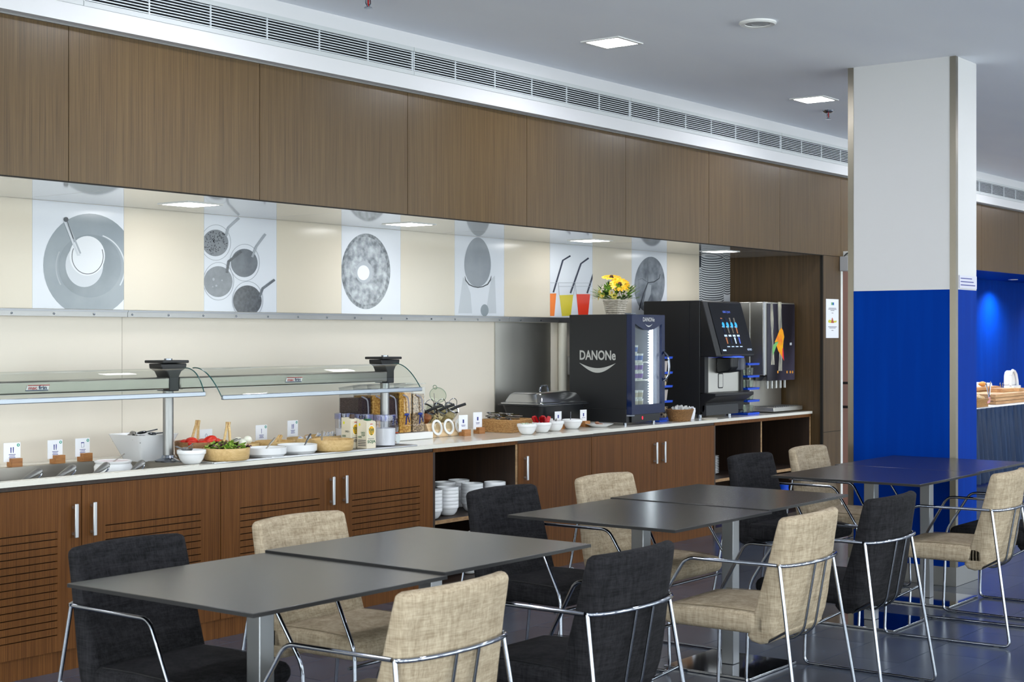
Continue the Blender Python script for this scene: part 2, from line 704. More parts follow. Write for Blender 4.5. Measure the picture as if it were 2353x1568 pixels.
o = part('tile_field', g, M_tile, floor, smooth=False)
o['kind'] = 'stuff'

struct('ceiling', G().box(X0, X1, Y0, 6.6, H, H + 0.12), M_ceil)
struct('wall_right', G().box(X1, X1 + 0.15, Y0, 6.6, 0, H), M_white)
# glazed wall behind the photographer, and an added one on the left
M_wframe = mat('window_frame_grey', (120, 122, 126), 0.5)
WW, WZ0, WZ1 = 2.75, 0.12, 2.78  # sills lowered so that more light reaches the ceiling


def glazed_wall(name, origin, rz, length, n, first):
    """wall along local x, windows let in; room is on local +y"""
    gap = (length - n * WW) / (n + 1)
    wxs = [gap + i * (WW + gap) for i in range(n)]
    mtx = Matrix.Translation(origin) @ Matrix.Rotation(rz, 4, 'Z')
    g = G().box(0, length, -0.2, 0, 0, WZ0).box(0, length, -0.2, 0, WZ1, H)
    e = [0] + [k for x in wxs for k in (x, x + WW)] + [length]
    for a, b in zip(e[0::2], e[1::2]):
        g.box(a, b, -0.2, 0, WZ0, WZ1)
    struct(name, g.xf(mtx), M_white)
    hh = WZ1 - WZ0
    for i, x in enumerate(wxs):
        w = thing('window_%d' % (first + i), None, None, mtx @ Vector((x + WW / 2, -0.1, WZ0)), rz)
        w['kind'] = 'structure'
        fr = G()
        for a, b, c, d in ((-WW / 2, WW / 2, 0, 0.06), (-WW / 2, WW / 2, hh - 0.06, hh), (-WW / 2, -WW / 2 + 0.06, 0.06, hh - 0.06), (WW / 2 - 0.06, WW / 2, 0.06, hh - 0.06), (-0.03, 0.03, 0.06, hh - 0.06)):
            fr.box(a, b, -0.04, 0.04, c, d)
        part('window_frame', fr, M_wframe, w)
        for s_ in (-1, 1):
            part('pane', G().box(min(0.03 * s_, (WW / 2 - 0.06) * s_), max(0.03 * s_, (WW / 2 - 0.06) * s_), -0.003, 0.003, 0.06, hh - 0.06), M_glass, w)
        pl = bpy.data.lights.new('window_portal', 'AREA')
        pl.shape = 'RECTANGLE'
        pl.size, pl.size_y = WW, hh
        pl.cycles.is_portal = True
        po = bpy.data.objects.new('window_portal', pl)
        COL.objects.link(po)
        po.location = mtx @ Vector((x + WW / 2, -0.22, (WZ0 + WZ1) / 2))
        po.rotation_euler = (PI / 2, 0, rz)


glazed_wall('wall_front', (X0, Y0, 0), 0.0, X1 - X0, 7, 1)
glazed_wall('wall_left', (X0, 6.6, 0), -PI / 2, 6.6 - Y0, 3, 8)  # windows added here to brighten the column's left face and the ceiling
# back wall
wb = struct('wall_back', G().box(X0, XE, YW, YW + 0.15, 0, 2.6), M_creamlo)
struct('wall_end', G().box(XE, XE + 0.05, YP + 0.03, YW, 0, 2.6), M_wood_end)
# upper bulkhead: recess body, wood panels, soffit panels
XB0, XB1 = X0, X1 - 0.001
bulk = struct('wall_upper', G().box(XB0, XB1, YP + 0.025, 6.6, ZS + 0.02, H), M_joint)
px_j = [2.835, 3.907, 5.003, 6.082, 7.157, 8.236, 9.32, 10.409, 11.494]
px_j = [px_j[0] - 1.085 * k for k in (4, 3, 2, 1)] + px_j + [11.494 + 1.085 * k for k in range(1, 9)]
for a, b in zip(px_j[:-1], px_j[1:]):
    w = b - a
    part('panel', G().box(-w / 2 + 0.002, w / 2 - 0.002, 0, 0.024, ZS - 0.002 - 2.4, 2.785 - 2.4), M_wood_up, bulk, loc=((a + b) / 2, YP, 2.4))
part('front_edge', G().box(XB0, XE, YP - 0.001, YP + 0.0255, ZS - 0.006, ZS - 0.0022), M_joint, bulk)
soff = struct('ceiling_soffit', G().box(XB0, XE, YP + 0.024, YW, ZS + 0.006, ZS + 0.019), M_joint)
sj = [2.78, 4.27, 5.80, 7.33, 8.86, 10.39, XE - 0.002]
sj = [-0.28, 1.25] + sj
for a, b in zip(sj[:-1], sj[1:]):
    part('panel', G().box(a + 0.002, b - 0.002, YP + 0.026, YW - 0.012, ZS, ZS + 0.006), M_soff, soff)
# white fascia with the slot for the air grilles
GZ0, GZ1 = 2.853, 3.002
fas = struct('wall_fascia', G().box(XB0, XB1, YF, YP + 0.03, 2.775, GZ0).box(XB0, XB1, YF, YP + 0.03, GZ1, H).box(XB0, XB1, YF + 0.09, YF + 0.1, GZ0, GZ1), M_white)
part('shadow_strip', G().box(XB0, XB1, YF + 0.05, YP + 0.02, 2.768, 2.775), M_steeld, fas)
gj = [3.935 - 2.12, 3.935, 6.06, 8.20, 10.31, 12.42, 14.53, 16.64, 18.75, 20.86]
M_grey = mat('grille_frame_paint', (196, 200, 202), 0.5)
M_slat = mat('grille_slat_paint', (206, 212, 218), 0.4)
M_gdark = mat('grille_dark', (14, 16, 22), 0.9)
gr_lab = ['left of the first panel joint', 'above the plate and smoothie prints', 'above the doughnut and egg prints', 'above the juice glasses and bun prints', 'ending at the column', 'behind the column', 'in the gap right of the column', 'far right of the column', 'at the far end of the room']
for i in range(len(gj) - 1):
    a, b = gj[i], gj[i + 1]
    L = b - a
    t = thing('air_grille', 'long slatted air grille in the fascia ' + gr_lab[i], 'air vent', (a, YF, GZ0), 0, 'air grilles along the fascia')
    fr = G().box(0.0015, L - 0.0015, -0.006, 0.010, 0, 0.022).box(0.0015, L - 0.0015, -0.006, 0.010, 0.127, 0.149)
    part('frame', fr, M_grey, t)
    part('duct', G().box(0.0015, L - 0.0015, 0.04, 0.06, 0.0, 0.149).box(0.0015, L - 0.0015, 0.011, 0.04, 0.0, 0.004).box(0.0015, L - 0.0015, 0.011, 0.04, 0.145, 0.149), M_gdark, t)
    me = G().box(0.0015, L - 0.0015, 0.0, 0.005, -0.0024, 0.0024).mesh('slat', False)
    me.materials.append(M_slat)
    for k in range(8):
        link('slat', me, None, t, loc=(0, 0, 0.022 + 0.105 * (k + 0.5) / 8))
    n = 6
    me = G().box(-0.003, 0.003, 0.0005, 0.007, 0.022, 0.127).mesh('mullion', False)
    me.materials.append(M_slat)
    for k in [0.02] + list(range(1, n)) + [n - 0.02]:
        link('mullion', me, None, t, loc=(L * k / n, 0, 0))
# pilaster, door and wall between the two niches
DX0, DX1 = 11.50, 13.0
pil = struct('wall_pilaster', G().box(XE + 0.001, DX0, YP + 0.006, 6.6, 0, ZS - 0.004), M_wood_end)
part('joint', G().box(XE + 0.004, DX0 - 0.002, YP + 0.003, YP + 0.008, 0.667, 0.671), M_joint, pil)
part('edge_strip', G().box(XE - 0.012, XE + 0.001, YP + 0.008, YP + 0.03, 0.0, ZS), M_joint, pil)
struct('wall_middle', G().box(DX1 + 0.1, 13.35, YP + 0.006, 6.6, 0, ZS - 0.004).box(DX0, DX1 + 0.1, YP + 0.2, 6.6, 0, ZS - 0.004), M_wood_end)
dr = thing('door_1', None, None, (DX0, YP + 0.02, 0))
dr['kind'] = 'structure'
part('door_leaf', G().box(0.045, 1.5, 0.02, 0.065, 0.005, 2.05), M_door, dr)
part('door_frame', G().box(0.0, 0.03, -0.02, 0.07, 0, 2.08).box(1.5, 1.53, -0.02, 0.07, 0, 2.08).box(0.0, 1.53, -0.02, 0.07, 2.055, 2.095), M_plastw, dr)
part('handle', G().tube(fillet([(0.10, 0.02, 0.86), (0.10, -0.05, 0.86), (0.10, -0.05, 1.06), (0.10, 0.02, 1.06)], 0.02), 0.011), M_black, dr)
# blue niche on the right
struct('wall_niche', G().box(13.35, XB1, YW, YW + 0.15, 0, 2.6), M_blue)
struct('wall_niche_side', G().box(13.30, 13.35, YP + 0.21, YW, 0, 2.6), M_blue)
struct('ceiling_niche', G().box(13.35, XB1, YP + 0.024, YW, ZS + 0.0, ZS + 0.019), M_blue)
struct('baseboard_back', G().box(13.35, XB1, YW - 0.012, YW, 0, 0.09), M_steeld)

# ------------------------------------------------------------ column
CXa, CXb, CYa, CYb, BZ = 8.43, 8.775, 3.215, 3.885, 1.722
col = struct('wall_column', G().box(CXa + 0.004, CXb - 0.004, CYa + 0.004, CYb - 0.004, 0, H), M_colw)
part('blue_paint', G().box(CXa + 0.003, CXb - 0.003, CYa + 0.003, CYb - 0.003, 0.1, BZ), M_blue, col)
for x, y in ((CXa, CYa), (CXa, CYb), (CXb, CYa), (CXb, CYb)):
    sx = 1 if x == CXa else -1
    sy = 1 if y == CYa else -1
    w = 0.036
    tr = G().box(min(x, x + sx * w), max(x, x + sx * w), min(y, y + sy * 0.002), max(y, y + sy * 0.002), 0, H - 0.002)
    tr.box(min(x, x + sx * 0.002), max(x, x + sx * 0.002), min(y + sy * 0.002, y + sy * w), max(y + sy * 0.002, y + sy * w), 0, H - 0.002)
    if x == CXa:
        part('corner_trim', tr, mat('corner_steel', (142, 136, 124), 0.3, 1.0), col)
kp = G().box(CXa - 0.004, CXb + 0.004, CYa - 0.004, CYa, 0.002, 0.11).box(CXa - 0.004, CXb + 0.004, CYb, CYb + 0.004, 0.002, 0.11)
kp.box(CXa - 0.004, CXa, CYa, CYb, 0.002, 0.11).box(CXb, CXb + 0.004, CYa, CYb, 0.002, 0.11)
part('kick_plate', kp, M_steeld, col)
p0 = at_y(2204, 636, CYa)
p1 = at_y(2243, 663, CYa)
sg = thing('wall_notice', 'small white three-line notice fixed to the column above the blue paint', 'sign', (p0.x, CYa, 1.73))
sw, sh = p1.x - p0.x, 0.075
part('plaque', G().box(0, sw, -0.004, 0.003, 0, sh), mat('lilac_plaque', (196, 196, 210), 0.3), sg)
for k, wd in enumerate((0.66, 0.76, 0.85)):
    part('text_line', G().box(sw * 0.05, sw * (0.05 + wd), -0.0046, -0.004, sh * (0.74 - 0.26 * k), sh * (0.81 - 0.26 * k)), M_ink, sg)

# ------------------------------------------------------------ lights on the ceiling
def ceiling_light(x, y, label):
    t = thing('ceiling_light', label, 'ceiling light', (x, y, H), 0, 'square ceiling lights')
    w = 0.125
    fr = G().box(-w, w, -w, -w + 0.022, -0.006, 0.0).box(-w, w, w - 0.022, w, -0.006, 0).box(-w, -w + 0.022, -w + 0.022, w - 0.022, -0.006, 0).box(w - 0.022, w, -w + 0.022, w - 0.022, -0.006, 0)
    part('frame', fr, M_plastw, t)
    part('diffuser', G().box(-w + 0.022, w - 0.022, -w + 0.022, w - 0.022, -0.004, -0.001), M_led, t)


for iy, y in enumerate((4.58, 2.1, -0.4, -2.9)):
    for ix in range(8):
        x = 6.90 + 2.50 * (ix - 3)
        if iy == 0 and ix == 3:
            lb = 'glowing square ceiling light nearest the top of the picture beside the round speaker'
        elif iy == 0 and ix == 4:
            lb = 'glowing square ceiling light beside the sprinkler next to the column'
        else:
            lb = 'square ceiling light outside the picture'
        ceiling_light(x, y, lb)
a = at_z(1741, 51, H)
t = thing('ceiling_speaker', 'round white ceiling speaker with perforated grille', 'speaker', (a.x, a.y, H))
part('ring', G().lathe([(0.062, 0), (0.095, 0), (0.097, -0.008), (0.088, -0.015), (0.066, -0.012), (0.062, 0)], 36), M_plastw, t)
part('grille', G().lathe([(0.0, -0.010), (0.03, -0.0095), (0.032, -0.0115), (0.05, -0.011), (0.066, -0.009), (0.066, -0.001)], 32, cap=False), mat('speaker_mesh', (176, 178, 180), 0.6), t)
def sprinkler(u, v, label):
    a = at_z(u, v, H)
    t = thing('sprinkler', label, 'sprinkler', (a.x, a.y, H), 0, 'ceiling sprinklers')
    part('cover', G().lathe([(0.0, 0), (0.045, 0), (0.042, -0.008), (0.02, -0.02), (0.0, -0.02)], 24), M_chrome, t)
    part('frame', G().tube([(-0.014, 0, -0.018), (-0.016, 0, -0.04), (0, 0, -0.06)], 0.004, 6).tube([(0.014, 0, -0.018), (0.016, 0, -0.04), (0, 0, -0.06)], 0.004, 6), M_chrome, t)
    part('bulb', G().tube([(0, 0, -0.02), (0, 0, -0.055)], 0.004, 8), mat('red_bulb', (170, 20, 20), 0.2), t)
    part('deflector', G().lathe([(0, -0.06), (0.018, -0.06), (0.02, -0.064), (0, -0.064)], 16), M_chrome, t)
sprinkler(1903, 254, 'small chrome fire sprinkler on the ceiling beside the column')
sprinkler(846, -12, 'small chrome fire sprinkler cut by the top edge of the picture')
# soffit lights
sl_lab = ['above the smoothie print', 'between the doughnut and egg prints', 'above the juice glasses print', 'above the coffee machine']
for k, (u, v) in enumerate(((438, 469.5), (940, 515.5), (1356, 553), (1654, 578))):
    a = at_z(u, v, ZS)
    t = thing('soffit_light', 'square light recessed in the glossy soffit ' + sl_lab[k], 'soffit light', (a.x, a.y, ZS), 0, 'square soffit lights')
    w = 0.115
    part('frame', G().box(-w, w, -w, -w + 0.015, -0.004, 0.0).box(-w, w, w - 0.015, w, -0.004, 0).box(-w, -w + 0.015, -w + 0.015, w - 0.015, -0.004, 0).box(w - 0.015, w, -w + 0.015, w - 0.015, -0.004, 0), M_plastw, t)
    part('diffuser', G().box(-w + 0.015, w - 0.015, -w + 0.015, w - 0.015, -0.0035, -0.0005), M_leds, t)
for x in (0.0, 1.75, 3.4):
    t = thing('soffit_light', 'square soffit light left of the picture', 'soffit light', (x, 5.9, ZS), 0, 'square soffit lights')
    part('diffuser', G().box(-0.1, 0.1, -0.1, 0.1, -0.0035, -0.0005), M_leds, t)
# spots in the blue niche
for x in (15.55, 17.4, 19.2):
    t = thing('niche_downlight', 'round downlight above the blue niche wall' + ('' if x < 16 else ' further right'), 'downlight', (x, 5.95, ZS), 0, 'downlights above the blue niche')
    part('ring', G().lathe([(0.04, 0), (0.055, 0), (0.054, -0.006), (0.04, -0.006), (0.04, 0)], 24), M_plastw, t)
    ld = bpy.data.lights.new('niche_spot', 'SPOT')
    ld.energy = LED_SPOT * 0.09
    ld.spot_size = math.radians(150)
    ld.spot_blend = 1.0
    ld.shadow_soft_size = 0.03
    ld.color = (0.9, 0.95, 1.0)
    lo = bpy.data.objects.new('niche_spot', ld)
    COL.objects.link(lo)
    lo.parent = t
    lo.location = (0, 0.02, -0.02)
    lo.rotation_euler = (math.radians(-6), 0, 0)


# ============================================================ TABLES
def table(x0, x1, y0, y1, label, px=None, dz=0.0):
    TZ = 0.745 + dz
    cx, cy = (x0 + x1) / 2, (y0 + y1) / 2
    t = thing('dining_table', label, 'table', (cx, cy, 0), 0, 'square pedestal tables pushed together in pairs')
    w, d = (x1 - x0) / 2 - 0.0015, (y1 - y0) / 2
    top = part('table_top', G().box(-w, w, -d, d, TZ - 0.012, TZ), M_table, t, bevel=0.0015)
    part('edge', G().box(-w - 0.0004, w + 0.0004, -d - 0.0008, d + 0.0008, TZ - 0.0115, TZ - 0.0012), M_tedge, top)
    ox = 0 if px is None else px - cx
    s = 0.0285
    part('pedestal', G().box(ox - s, ox + s, -s, s, 0.0125, TZ - 0.018), M_post, t, bevel=0.003)
    part('bracket', G().box(ox - 0.2, ox + 0.2, -0.2, 0.2, TZ - 0.018, TZ - 0.0122), M_black, t)
    part('base_plate', G().box(ox - 0.212, ox + 0.212, -0.212, 0.212, 0.001, 0.0125), M_plate, t, bevel=0.002)
    return t


table(2.617, 3.386, 2.828, 3.598, 'dark grey square table at the front left of the picture')
table(3.389, 4.155, 2.842, 3.606, 'dark grey square table second from the left, joined to the front left one', None, 0.007)
table(4.678, 5.430, 2.832, 3.600, 'dark grey square table left of the middle pair, with a bright glare')
table(5.433, 6.182, 2.848, 3.614, 'dark grey square table right of the middle pair', None, 0.003)
table(6.815, 7.612, 2.775, 3.560, 'dark square table beside the blue column, left of its pair', 7.15)
table(7.615, 8.412, 2.800, 3.585, 'dark square table touching the blue column, right of its pair', 7.94)


# ============================================================ CHAIRS  (local: faces +y, origin on the floor)
def seat_mesh():
    g = G()
    prof = []      # (y, z) closed loop, clockwise from rear bottom
    prof += [(-0.175, 0.372), (-0.175, 0.40), (-0.172, 0.440)]
    for i in range(9):
        s_ = i / 8
        prof.append((-0.15 + 0.38 * s_, 0.452 + 0.006 * math.sin(s_ * PI) - 0.004 * s_))
    for i in range(1, 8):
        a = PI / 2 - PI * i / 7
        prof.append((0.252 + 0.040 * math.cos(a), 0.411 + 0.037 * math.sin(a)))
    for i in range(1, 6):
        s_ = i / 5
        prof.append((0.25 - 0.40 * s_, 0.374 - 0.002 * s_))
    cy = sum(p[0] for p in prof) / len(prof)
    cz = 0.412
    rings = []
    hw = 0.222
    for x, sc, szz in ((-hw, 0.90, 0.62), (-hw + 0.006, 0.965, 0.86), (-hw + 0.02, 1, 1), (-0.1, 1, 1.0), (0, 1, 1.0), (0.1, 1, 1.0), (hw - 0.02, 1, 1), (hw - 0.006, 0.965, 0.86), (hw, 0.90, 0.62)):
        rings.append([(x, cy + (y - cy) * sc, cz + (z - cz) * szz) for y, z in prof])
    return loft(g, rings)


def back_mesh():
    g = G()
    # centre line from low rear of the seat to the top; half thickness
    cl = [(-0.118, 0.366, 0.050), (-0.135, 0.42, 0.052), (-0.150, 0.48, 0.047), (-0.164, 0.55, 0.040), (-0.178, 0.62, 0.034), (-0.192, 0.69, 0.029), (-0.205, 0.75, 0.026), (-0.212, 0.788, 0.023)]
    prof = []
    for y, z, h in cl:
        prof.append((y - h, z))
    ty, tz, th = cl[-1]
    for i in range(1, 6):
        a = PI - PI * i / 6
        prof.append((ty + th * math.cos(a), tz + 0.016 * math.sin(a)))
    for y, z, h in reversed(cl):
        prof.append((y + h, z))
    prof += [(-0.085, 0.345), (-0.12, 0.338), (-0.152, 0.346)]
    rings = []
    hw = 0.222
    xs = [-hw, -hw + 0.005, -hw + 0.018, -0.15, -0.08, 0, 0.08, 0.15, hw - 0.018, hw - 0.005, hw]
    for x in xs:
        e = 1.0
        if abs(abs(x) - hw) < 1e-6:
            e = 0.60
        elif abs(x) > hw - 0.008:
            e = 0.85
        ring = []
        for y, z in prof:
            ym = -0.118 - 0.1 * max(0, (z - 0.366)) / 0.43
            bow = -0.042 * (1 - (x / hw) ** 2) * min(1, max(0, (z - 0.36) / 0.25))
            zz = z + (0.004 * (1 - (x / hw) ** 2) if z > 0.7 else 0)
            if e < 1 and z > 0.76:
                zz -= 0.012 * (1 - e) / 0.4
            if e < 1 and z < 0.36:
                zz += 0.016 * (1 - e) / 0.4
            ring.append((x, ym + (y - ym) * e + bow, zz))
        rings.append(ring)
    return loft(g, rings)


def make_chair():
    t = thing('armchair', 'x', 'chair')
    st = part('seat', seat_mesh(), M_beige, t, angle=50)
    bk = part('backrest', back_mesh(), M_beige, t, angle=50)
    for s_ in (-1, 1):
        sg = G().tube([(s_ * 0.2045, y, 0.4515 + 0.005 * math.sin((y + 0.15) / 0.38 * PI)) for y in (-0.13, -0.03, 0.07, 0.17, 0.23)], 0.0014, 5)
        part('seam', sg, M_seam_b, st)
    R = 0.0068
    for s_ in (-1, 1):
        pts = fillet([(s_ * 0.228, -0.205, 0.630), (s_ * 0.268, -0.302, 0.0075), (s_ * 0.268, 0.302, 0.0075), (s_ * 0.262, 0.288, 0.425), (s_ * 0.242, 0.165, 0.632), (s_ * 0.228, -0.196, 0.6315)],
                     [0, 0.03, 0.03, 0.035, 0.034, 0], 5)
        part('side_frame', G().tube(pts, R, 10), M_chrome, t, angle=60)
        for y in (-0.24, 0.24):
            part('glide', G().box(s_ * 0.268 - 0.007, s_ * 0.268 + 0.007, y - 0.012, y + 0.012, 0.0002, 0.0045), M_rubber, t)
    bar = [(0.228 * math.cos(a), -0.205 - 0.060 * math.sin(a), 0.631) for a in [PI * k / 14 for k in range(15)]]
    part('back_rail', G().tube(bar, R, 10), M_chrome, t, angle=60)
    for s_ in (-1, 1):
        pts = fillet([(s_ * 0.047, -0.262, 0.626), (s_ * 0.047, -0.216, 0.372), (s_ * 0.047, -0.165, 0.334), (s_ * 0.047, 0.02, 0.362)], 0.05, 5)
        part('back_rod', G().tube(pts, 0.0048, 8), M_chromed, t, angle=60)
    part('under_rail', G().tube([(-0.262, 0.262, 0.362), (0.262, 0.262, 0.362)], 0.0058, 8), M_chromed, t, angle=60)
    part('under_rail', G().tube([(-0.243, -0.235, 0.40), (-0.20, -0.14, 0.345), (0.20, -0.14, 0.345), (0.243, -0.235, 0.40)], 0.0050, 8), M_chromed, t, angle=60)
    return t


chair_b = make_chair()
chair_k = copy_tree(chair_b)
for ch in chair_k.children:
    if ch.name.startswith(('seat', 'backrest')):
        ch.data = ch.data.copy()
        ch.data.materials.clear()
        ch.data.materials.append(M_char)
        for c2 in ch.children:
            c2.data = c2.data.copy()
            c2.data.materials.clear()
            c2.data.materials.append(M_black)
used = {'b': False, 'k': False}


def chair(kind, x, y, rz, label, group):
    src = chair_b if kind == 'b' else chair_k
    o = src if not used[kind] else copy_tree(src)
    used[kind] = True
    o.location = (x, y, 0)
    o.rotation_euler = (0, 0, rz)
    o['label'] = label
    o['category'] = 'chair'
    o['group'] = group


gf, gn = 'armchairs on the buffet side of the tables', 'armchairs on the near side with their backs to the camera'
chair('k', 3.03, 3.625, PI + 0.03, 'charcoal armchair at the front left table, facing the camera', gf)
chair('b', 3.815, 3.660, PI + 0.02, 'beige armchair on the buffet side, second from the left', gf)
chair('k', 5.035, 3.690, PI - 0.02, 'charcoal armchair in front of the stacked white bowls', gf)
chair('b', 5.79, 3.670, PI, 'beige armchair facing the camera behind the middle tables', gf)
chair('k', 7.28, 3.715, PI - 0.02, 'charcoal armchair in front of the stacked plates shelf', gf)
chair('b', 8.00, 3.72, PI + 0.02, 'small beige armchair furthest back, left of the blue column', gf)
chair('b', 3.04, 2.735, 0.02, 'beige armchair seen from behind, nearest the camera', gn)
chair('k', 3.855, 2.700, 0.0, 'charcoal armchair seen from behind at the second table', gn)
chair('b', 5.03, 2.690, 0.03, 'beige armchair seen from behind at the middle pair of tables', gn)
chair('k', 5.775, 2.690, 0.0, 'charcoal armchair seen from behind, between two beige ones', gn)
chair('b', 7.165, 2.690, 0.04, 'beige armchair seen from behind at the right edge of the picture', gn)
chair('k', 7.91, 2.680, 0.0, 'charcoal armchair mostly hidden behind the rightmost beige armchair', gn)

# ============================================================ BUFFET COUNTER
CBX = [2.45, 3.25, 4.05, 4.848, 5.64, 6.418, 7.205, 7.995, 8.79, 9.585, 10.345, 11.155]
YD = YC + 0.015          # door faces
M_dooredge = M_joint
part_depth = YW - 0.012


def carcass(t, w, opened=False, shelf=None):
    """local x 0..w, local y 0 = door face plane"""
    d = part_depth - YD
    th = 0.018
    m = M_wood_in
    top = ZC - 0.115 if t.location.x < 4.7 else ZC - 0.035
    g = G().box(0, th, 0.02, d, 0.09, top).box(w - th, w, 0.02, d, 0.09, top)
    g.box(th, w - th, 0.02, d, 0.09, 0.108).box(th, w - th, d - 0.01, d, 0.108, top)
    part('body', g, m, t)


def door(t, x0, x1, slots=None, handle=None, label=None):
    """slots = (xs0, xs1, z_top, count); handle = x"""
    zb, zt = 0.092, ZC - 0.042
    cx = (x0 + x1) / 2
    g = G()
    if not slots:
        g.box(x0 - cx, x1 - cx, 0, 0.019, zb, zt)
    else:
        a, b, ztop, n = slots
        sh, pitch = 0.0045, 0.0318
        zz = [ztop - pitch * k for k in range(n)]
        g.box(x0 - cx, a - cx, 0, 0.019, zb, zt).box(b - cx, x1 - cx, 0, 0.019, zb, zt)
        prev = zt
        for z in zz:
            g.box(a - cx, b - cx, 0, 0.019, z + sh / 2, prev)
            prev = z - sh / 2
        g.box(a - cx, b - cx, 0, 0.019, zb, prev)
    dd = part('door', g, M_wood_lo, t, loc=(cx, 0, 0), smooth=False)
    if slots:
        part('backing', G().box(x0 - cx + 0.02, x1 - cx - 0.02, 0.0195, 0.0215, zb, zt), M_gdark, dd)
    if handle is not None:
        h = handle - cx
        hg = G().box(h - 0.009, h + 0.009, -0.030, -0.021, 0.575, 0.722)
        hg.box(h - 0.006, h + 0.006, -0.022, 0.001, 0.585, 0.597).box(h - 0.006, h + 0.006, -0.022, 0.001, 0.700, 0.712)
        part('handle', hg, M_alu, dd, bevel=0.002)


def cabinet(i, j, label):
    x0, x1 = CBX[i], CBX[j]
    t = thing('base_cabinet', label, 'cabinet', (x0 + 0.001, YD, 0), 0, 'wooden base cabinets under the worktop')
    carcass(t, x1 - x0 - 0.002)
    w = x1 - x0 - 0.002
    part('plinth', G().box(0, w, 0.012, 0.03, 0.0, 0.09), M_wood_lo, t)
    part('rail', G().box(0, w, 0.004, 0.02, ZC - 0.040, ZC - 0.021), M_wood_in, t)
    return t


c = cabinet(0, 1, 'wooden base cabinet left of the picture')
door(c, 0.002, 0.797)
c = cabinet(1, 3, 'wooden base cabinet with louvred doors under the steel food well')
b0 = CBX[1]
door(c, 0.002, CBX[2] - b0 - 0.0025, (0.13, 3.926 - b0, 0.608, 15), 4.005 - b0)
door(c, CBX[2] - b0 + 0.0025, CBX[3] - b0 - 0.004, (4.176 - b0, 4.726 - b0, 0.610, 15), 4.101 - b0)
c = cabinet(3, 5, 'wooden base cabinet with louvred doors under the salad bowls')
b0 = CBX[3]
door(c, 0.002, CBX[4] - b0 - 0.0015, (4.972 - b0, 5.517 - b0, 0.614, 15), 5.594 - b0)
door(c, CBX[4] - b0 + 0.0015, CBX[5] - b0 - 0.004, (5.757 - b0, 6.303 - b0, 0.615, 15), 5.691 - b0)


def niche(i, j, label, div=None, shelf_z=0.405):
    x0, x1 = CBX[i], CBX[j]
    w = x1 - x0 - 0.002
    t = thing('open_cabinet', label, 'cabinet', (x0 + 0.001, YD, 0), 0, 'open shelves under the worktop')
    d = part_depth - YD
    th = 0.02
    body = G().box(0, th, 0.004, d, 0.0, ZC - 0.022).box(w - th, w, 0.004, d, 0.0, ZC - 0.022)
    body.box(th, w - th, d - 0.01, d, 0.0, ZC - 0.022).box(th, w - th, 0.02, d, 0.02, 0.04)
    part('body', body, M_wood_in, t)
    part('edge_strip', G().box(w - th, w - 0.002, 0.0, 0.004, 0.0, ZC - 0.045), M_edge, t)
    part('rail', G().box(0, w, 0.0, 0.02, ZC - 0.045, ZC - 0.021), M_wood_lo, t)
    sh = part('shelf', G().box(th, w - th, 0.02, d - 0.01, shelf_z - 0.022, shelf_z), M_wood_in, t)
    part('shelf_edge', G().box(th, w - th, 0.016, 0.02, shelf_z - 0.022, shelf_z), M_edge, sh)
    if div:
        dv = part('divider', G().box(div - x0 - 0.009, div - x0 + 0.009, 0.022, d - 0.01, shelf_z, ZC - 0.045), M_wood_in, t)
        part('edge_strip', G().box(div - x0 - 0.009, div - x0 + 0.009, 0.018, 0.022, shelf_z, ZC - 0.045), M_edge, dv)
    part('plinth', G().box(0, w, 0.03, 0.045, 0.0, 0.02), M_wood_in, t)
    return t


niche(5, 6, 'open dark cabinet with a shelf of stacked white bowls')
c = cabinet(6, 7, 'single-door wooden cabinet with handle at its left, right of the bowl shelf')
door(c, 0.002, CBX[7] - CBX[6] - 0.004, None, 7.27 - CBX[6])
c = cabinet(7, 9, 'plain double-door wooden cabinet under the fridge and coffee machine')
b0 = CBX[7]
door(c, 0.002, CBX[8] - b0 - 0.0015, None, 8.752 - b0)
door(c, CBX[8] - b0 + 0.0015, CBX[9] - b0 - 0.003, None, 8.859 - b0)
niche(9, 11, 'open dark cabinet with divider holding stacked plates, at the right end', 10.34, 0.398)

# worktop: two lengths of white stone; the left one has a cut-out for the food well
WX0, WX1, WY0, WY1 = 1.9, 4.70, YC + 0.045, 6.03
t = thing('worktop', 'long white stone worktop from the food well to the white bowls', 'worktop', (0, 0, 0))
zt0 = ZC - 0.021
XJ = 7.995
g = G().box(0.5, XJ - 0.0015, YC, WY0, zt0, ZC).box(0.5, XJ - 0.0015, WY1, YW - 0.002, zt0, ZC).box(0.5, WX0, WY0, WY1, zt0, ZC).box(WX1, XJ - 0.0015, WY0, WY1, zt0, ZC)
part('slab', g, M_stone, t, smooth=False)
t = thing('worktop', 'shorter white stone worktop under the fridge, coffee machine and juice dispenser', 'worktop', (0, 0, 0))
part('slab', G().box(XJ + 0.0015, XE - 0.002, YC + 0.012, YW - 0.002, zt0, ZC), M_stone, t, smooth=False, bevel=0.001)
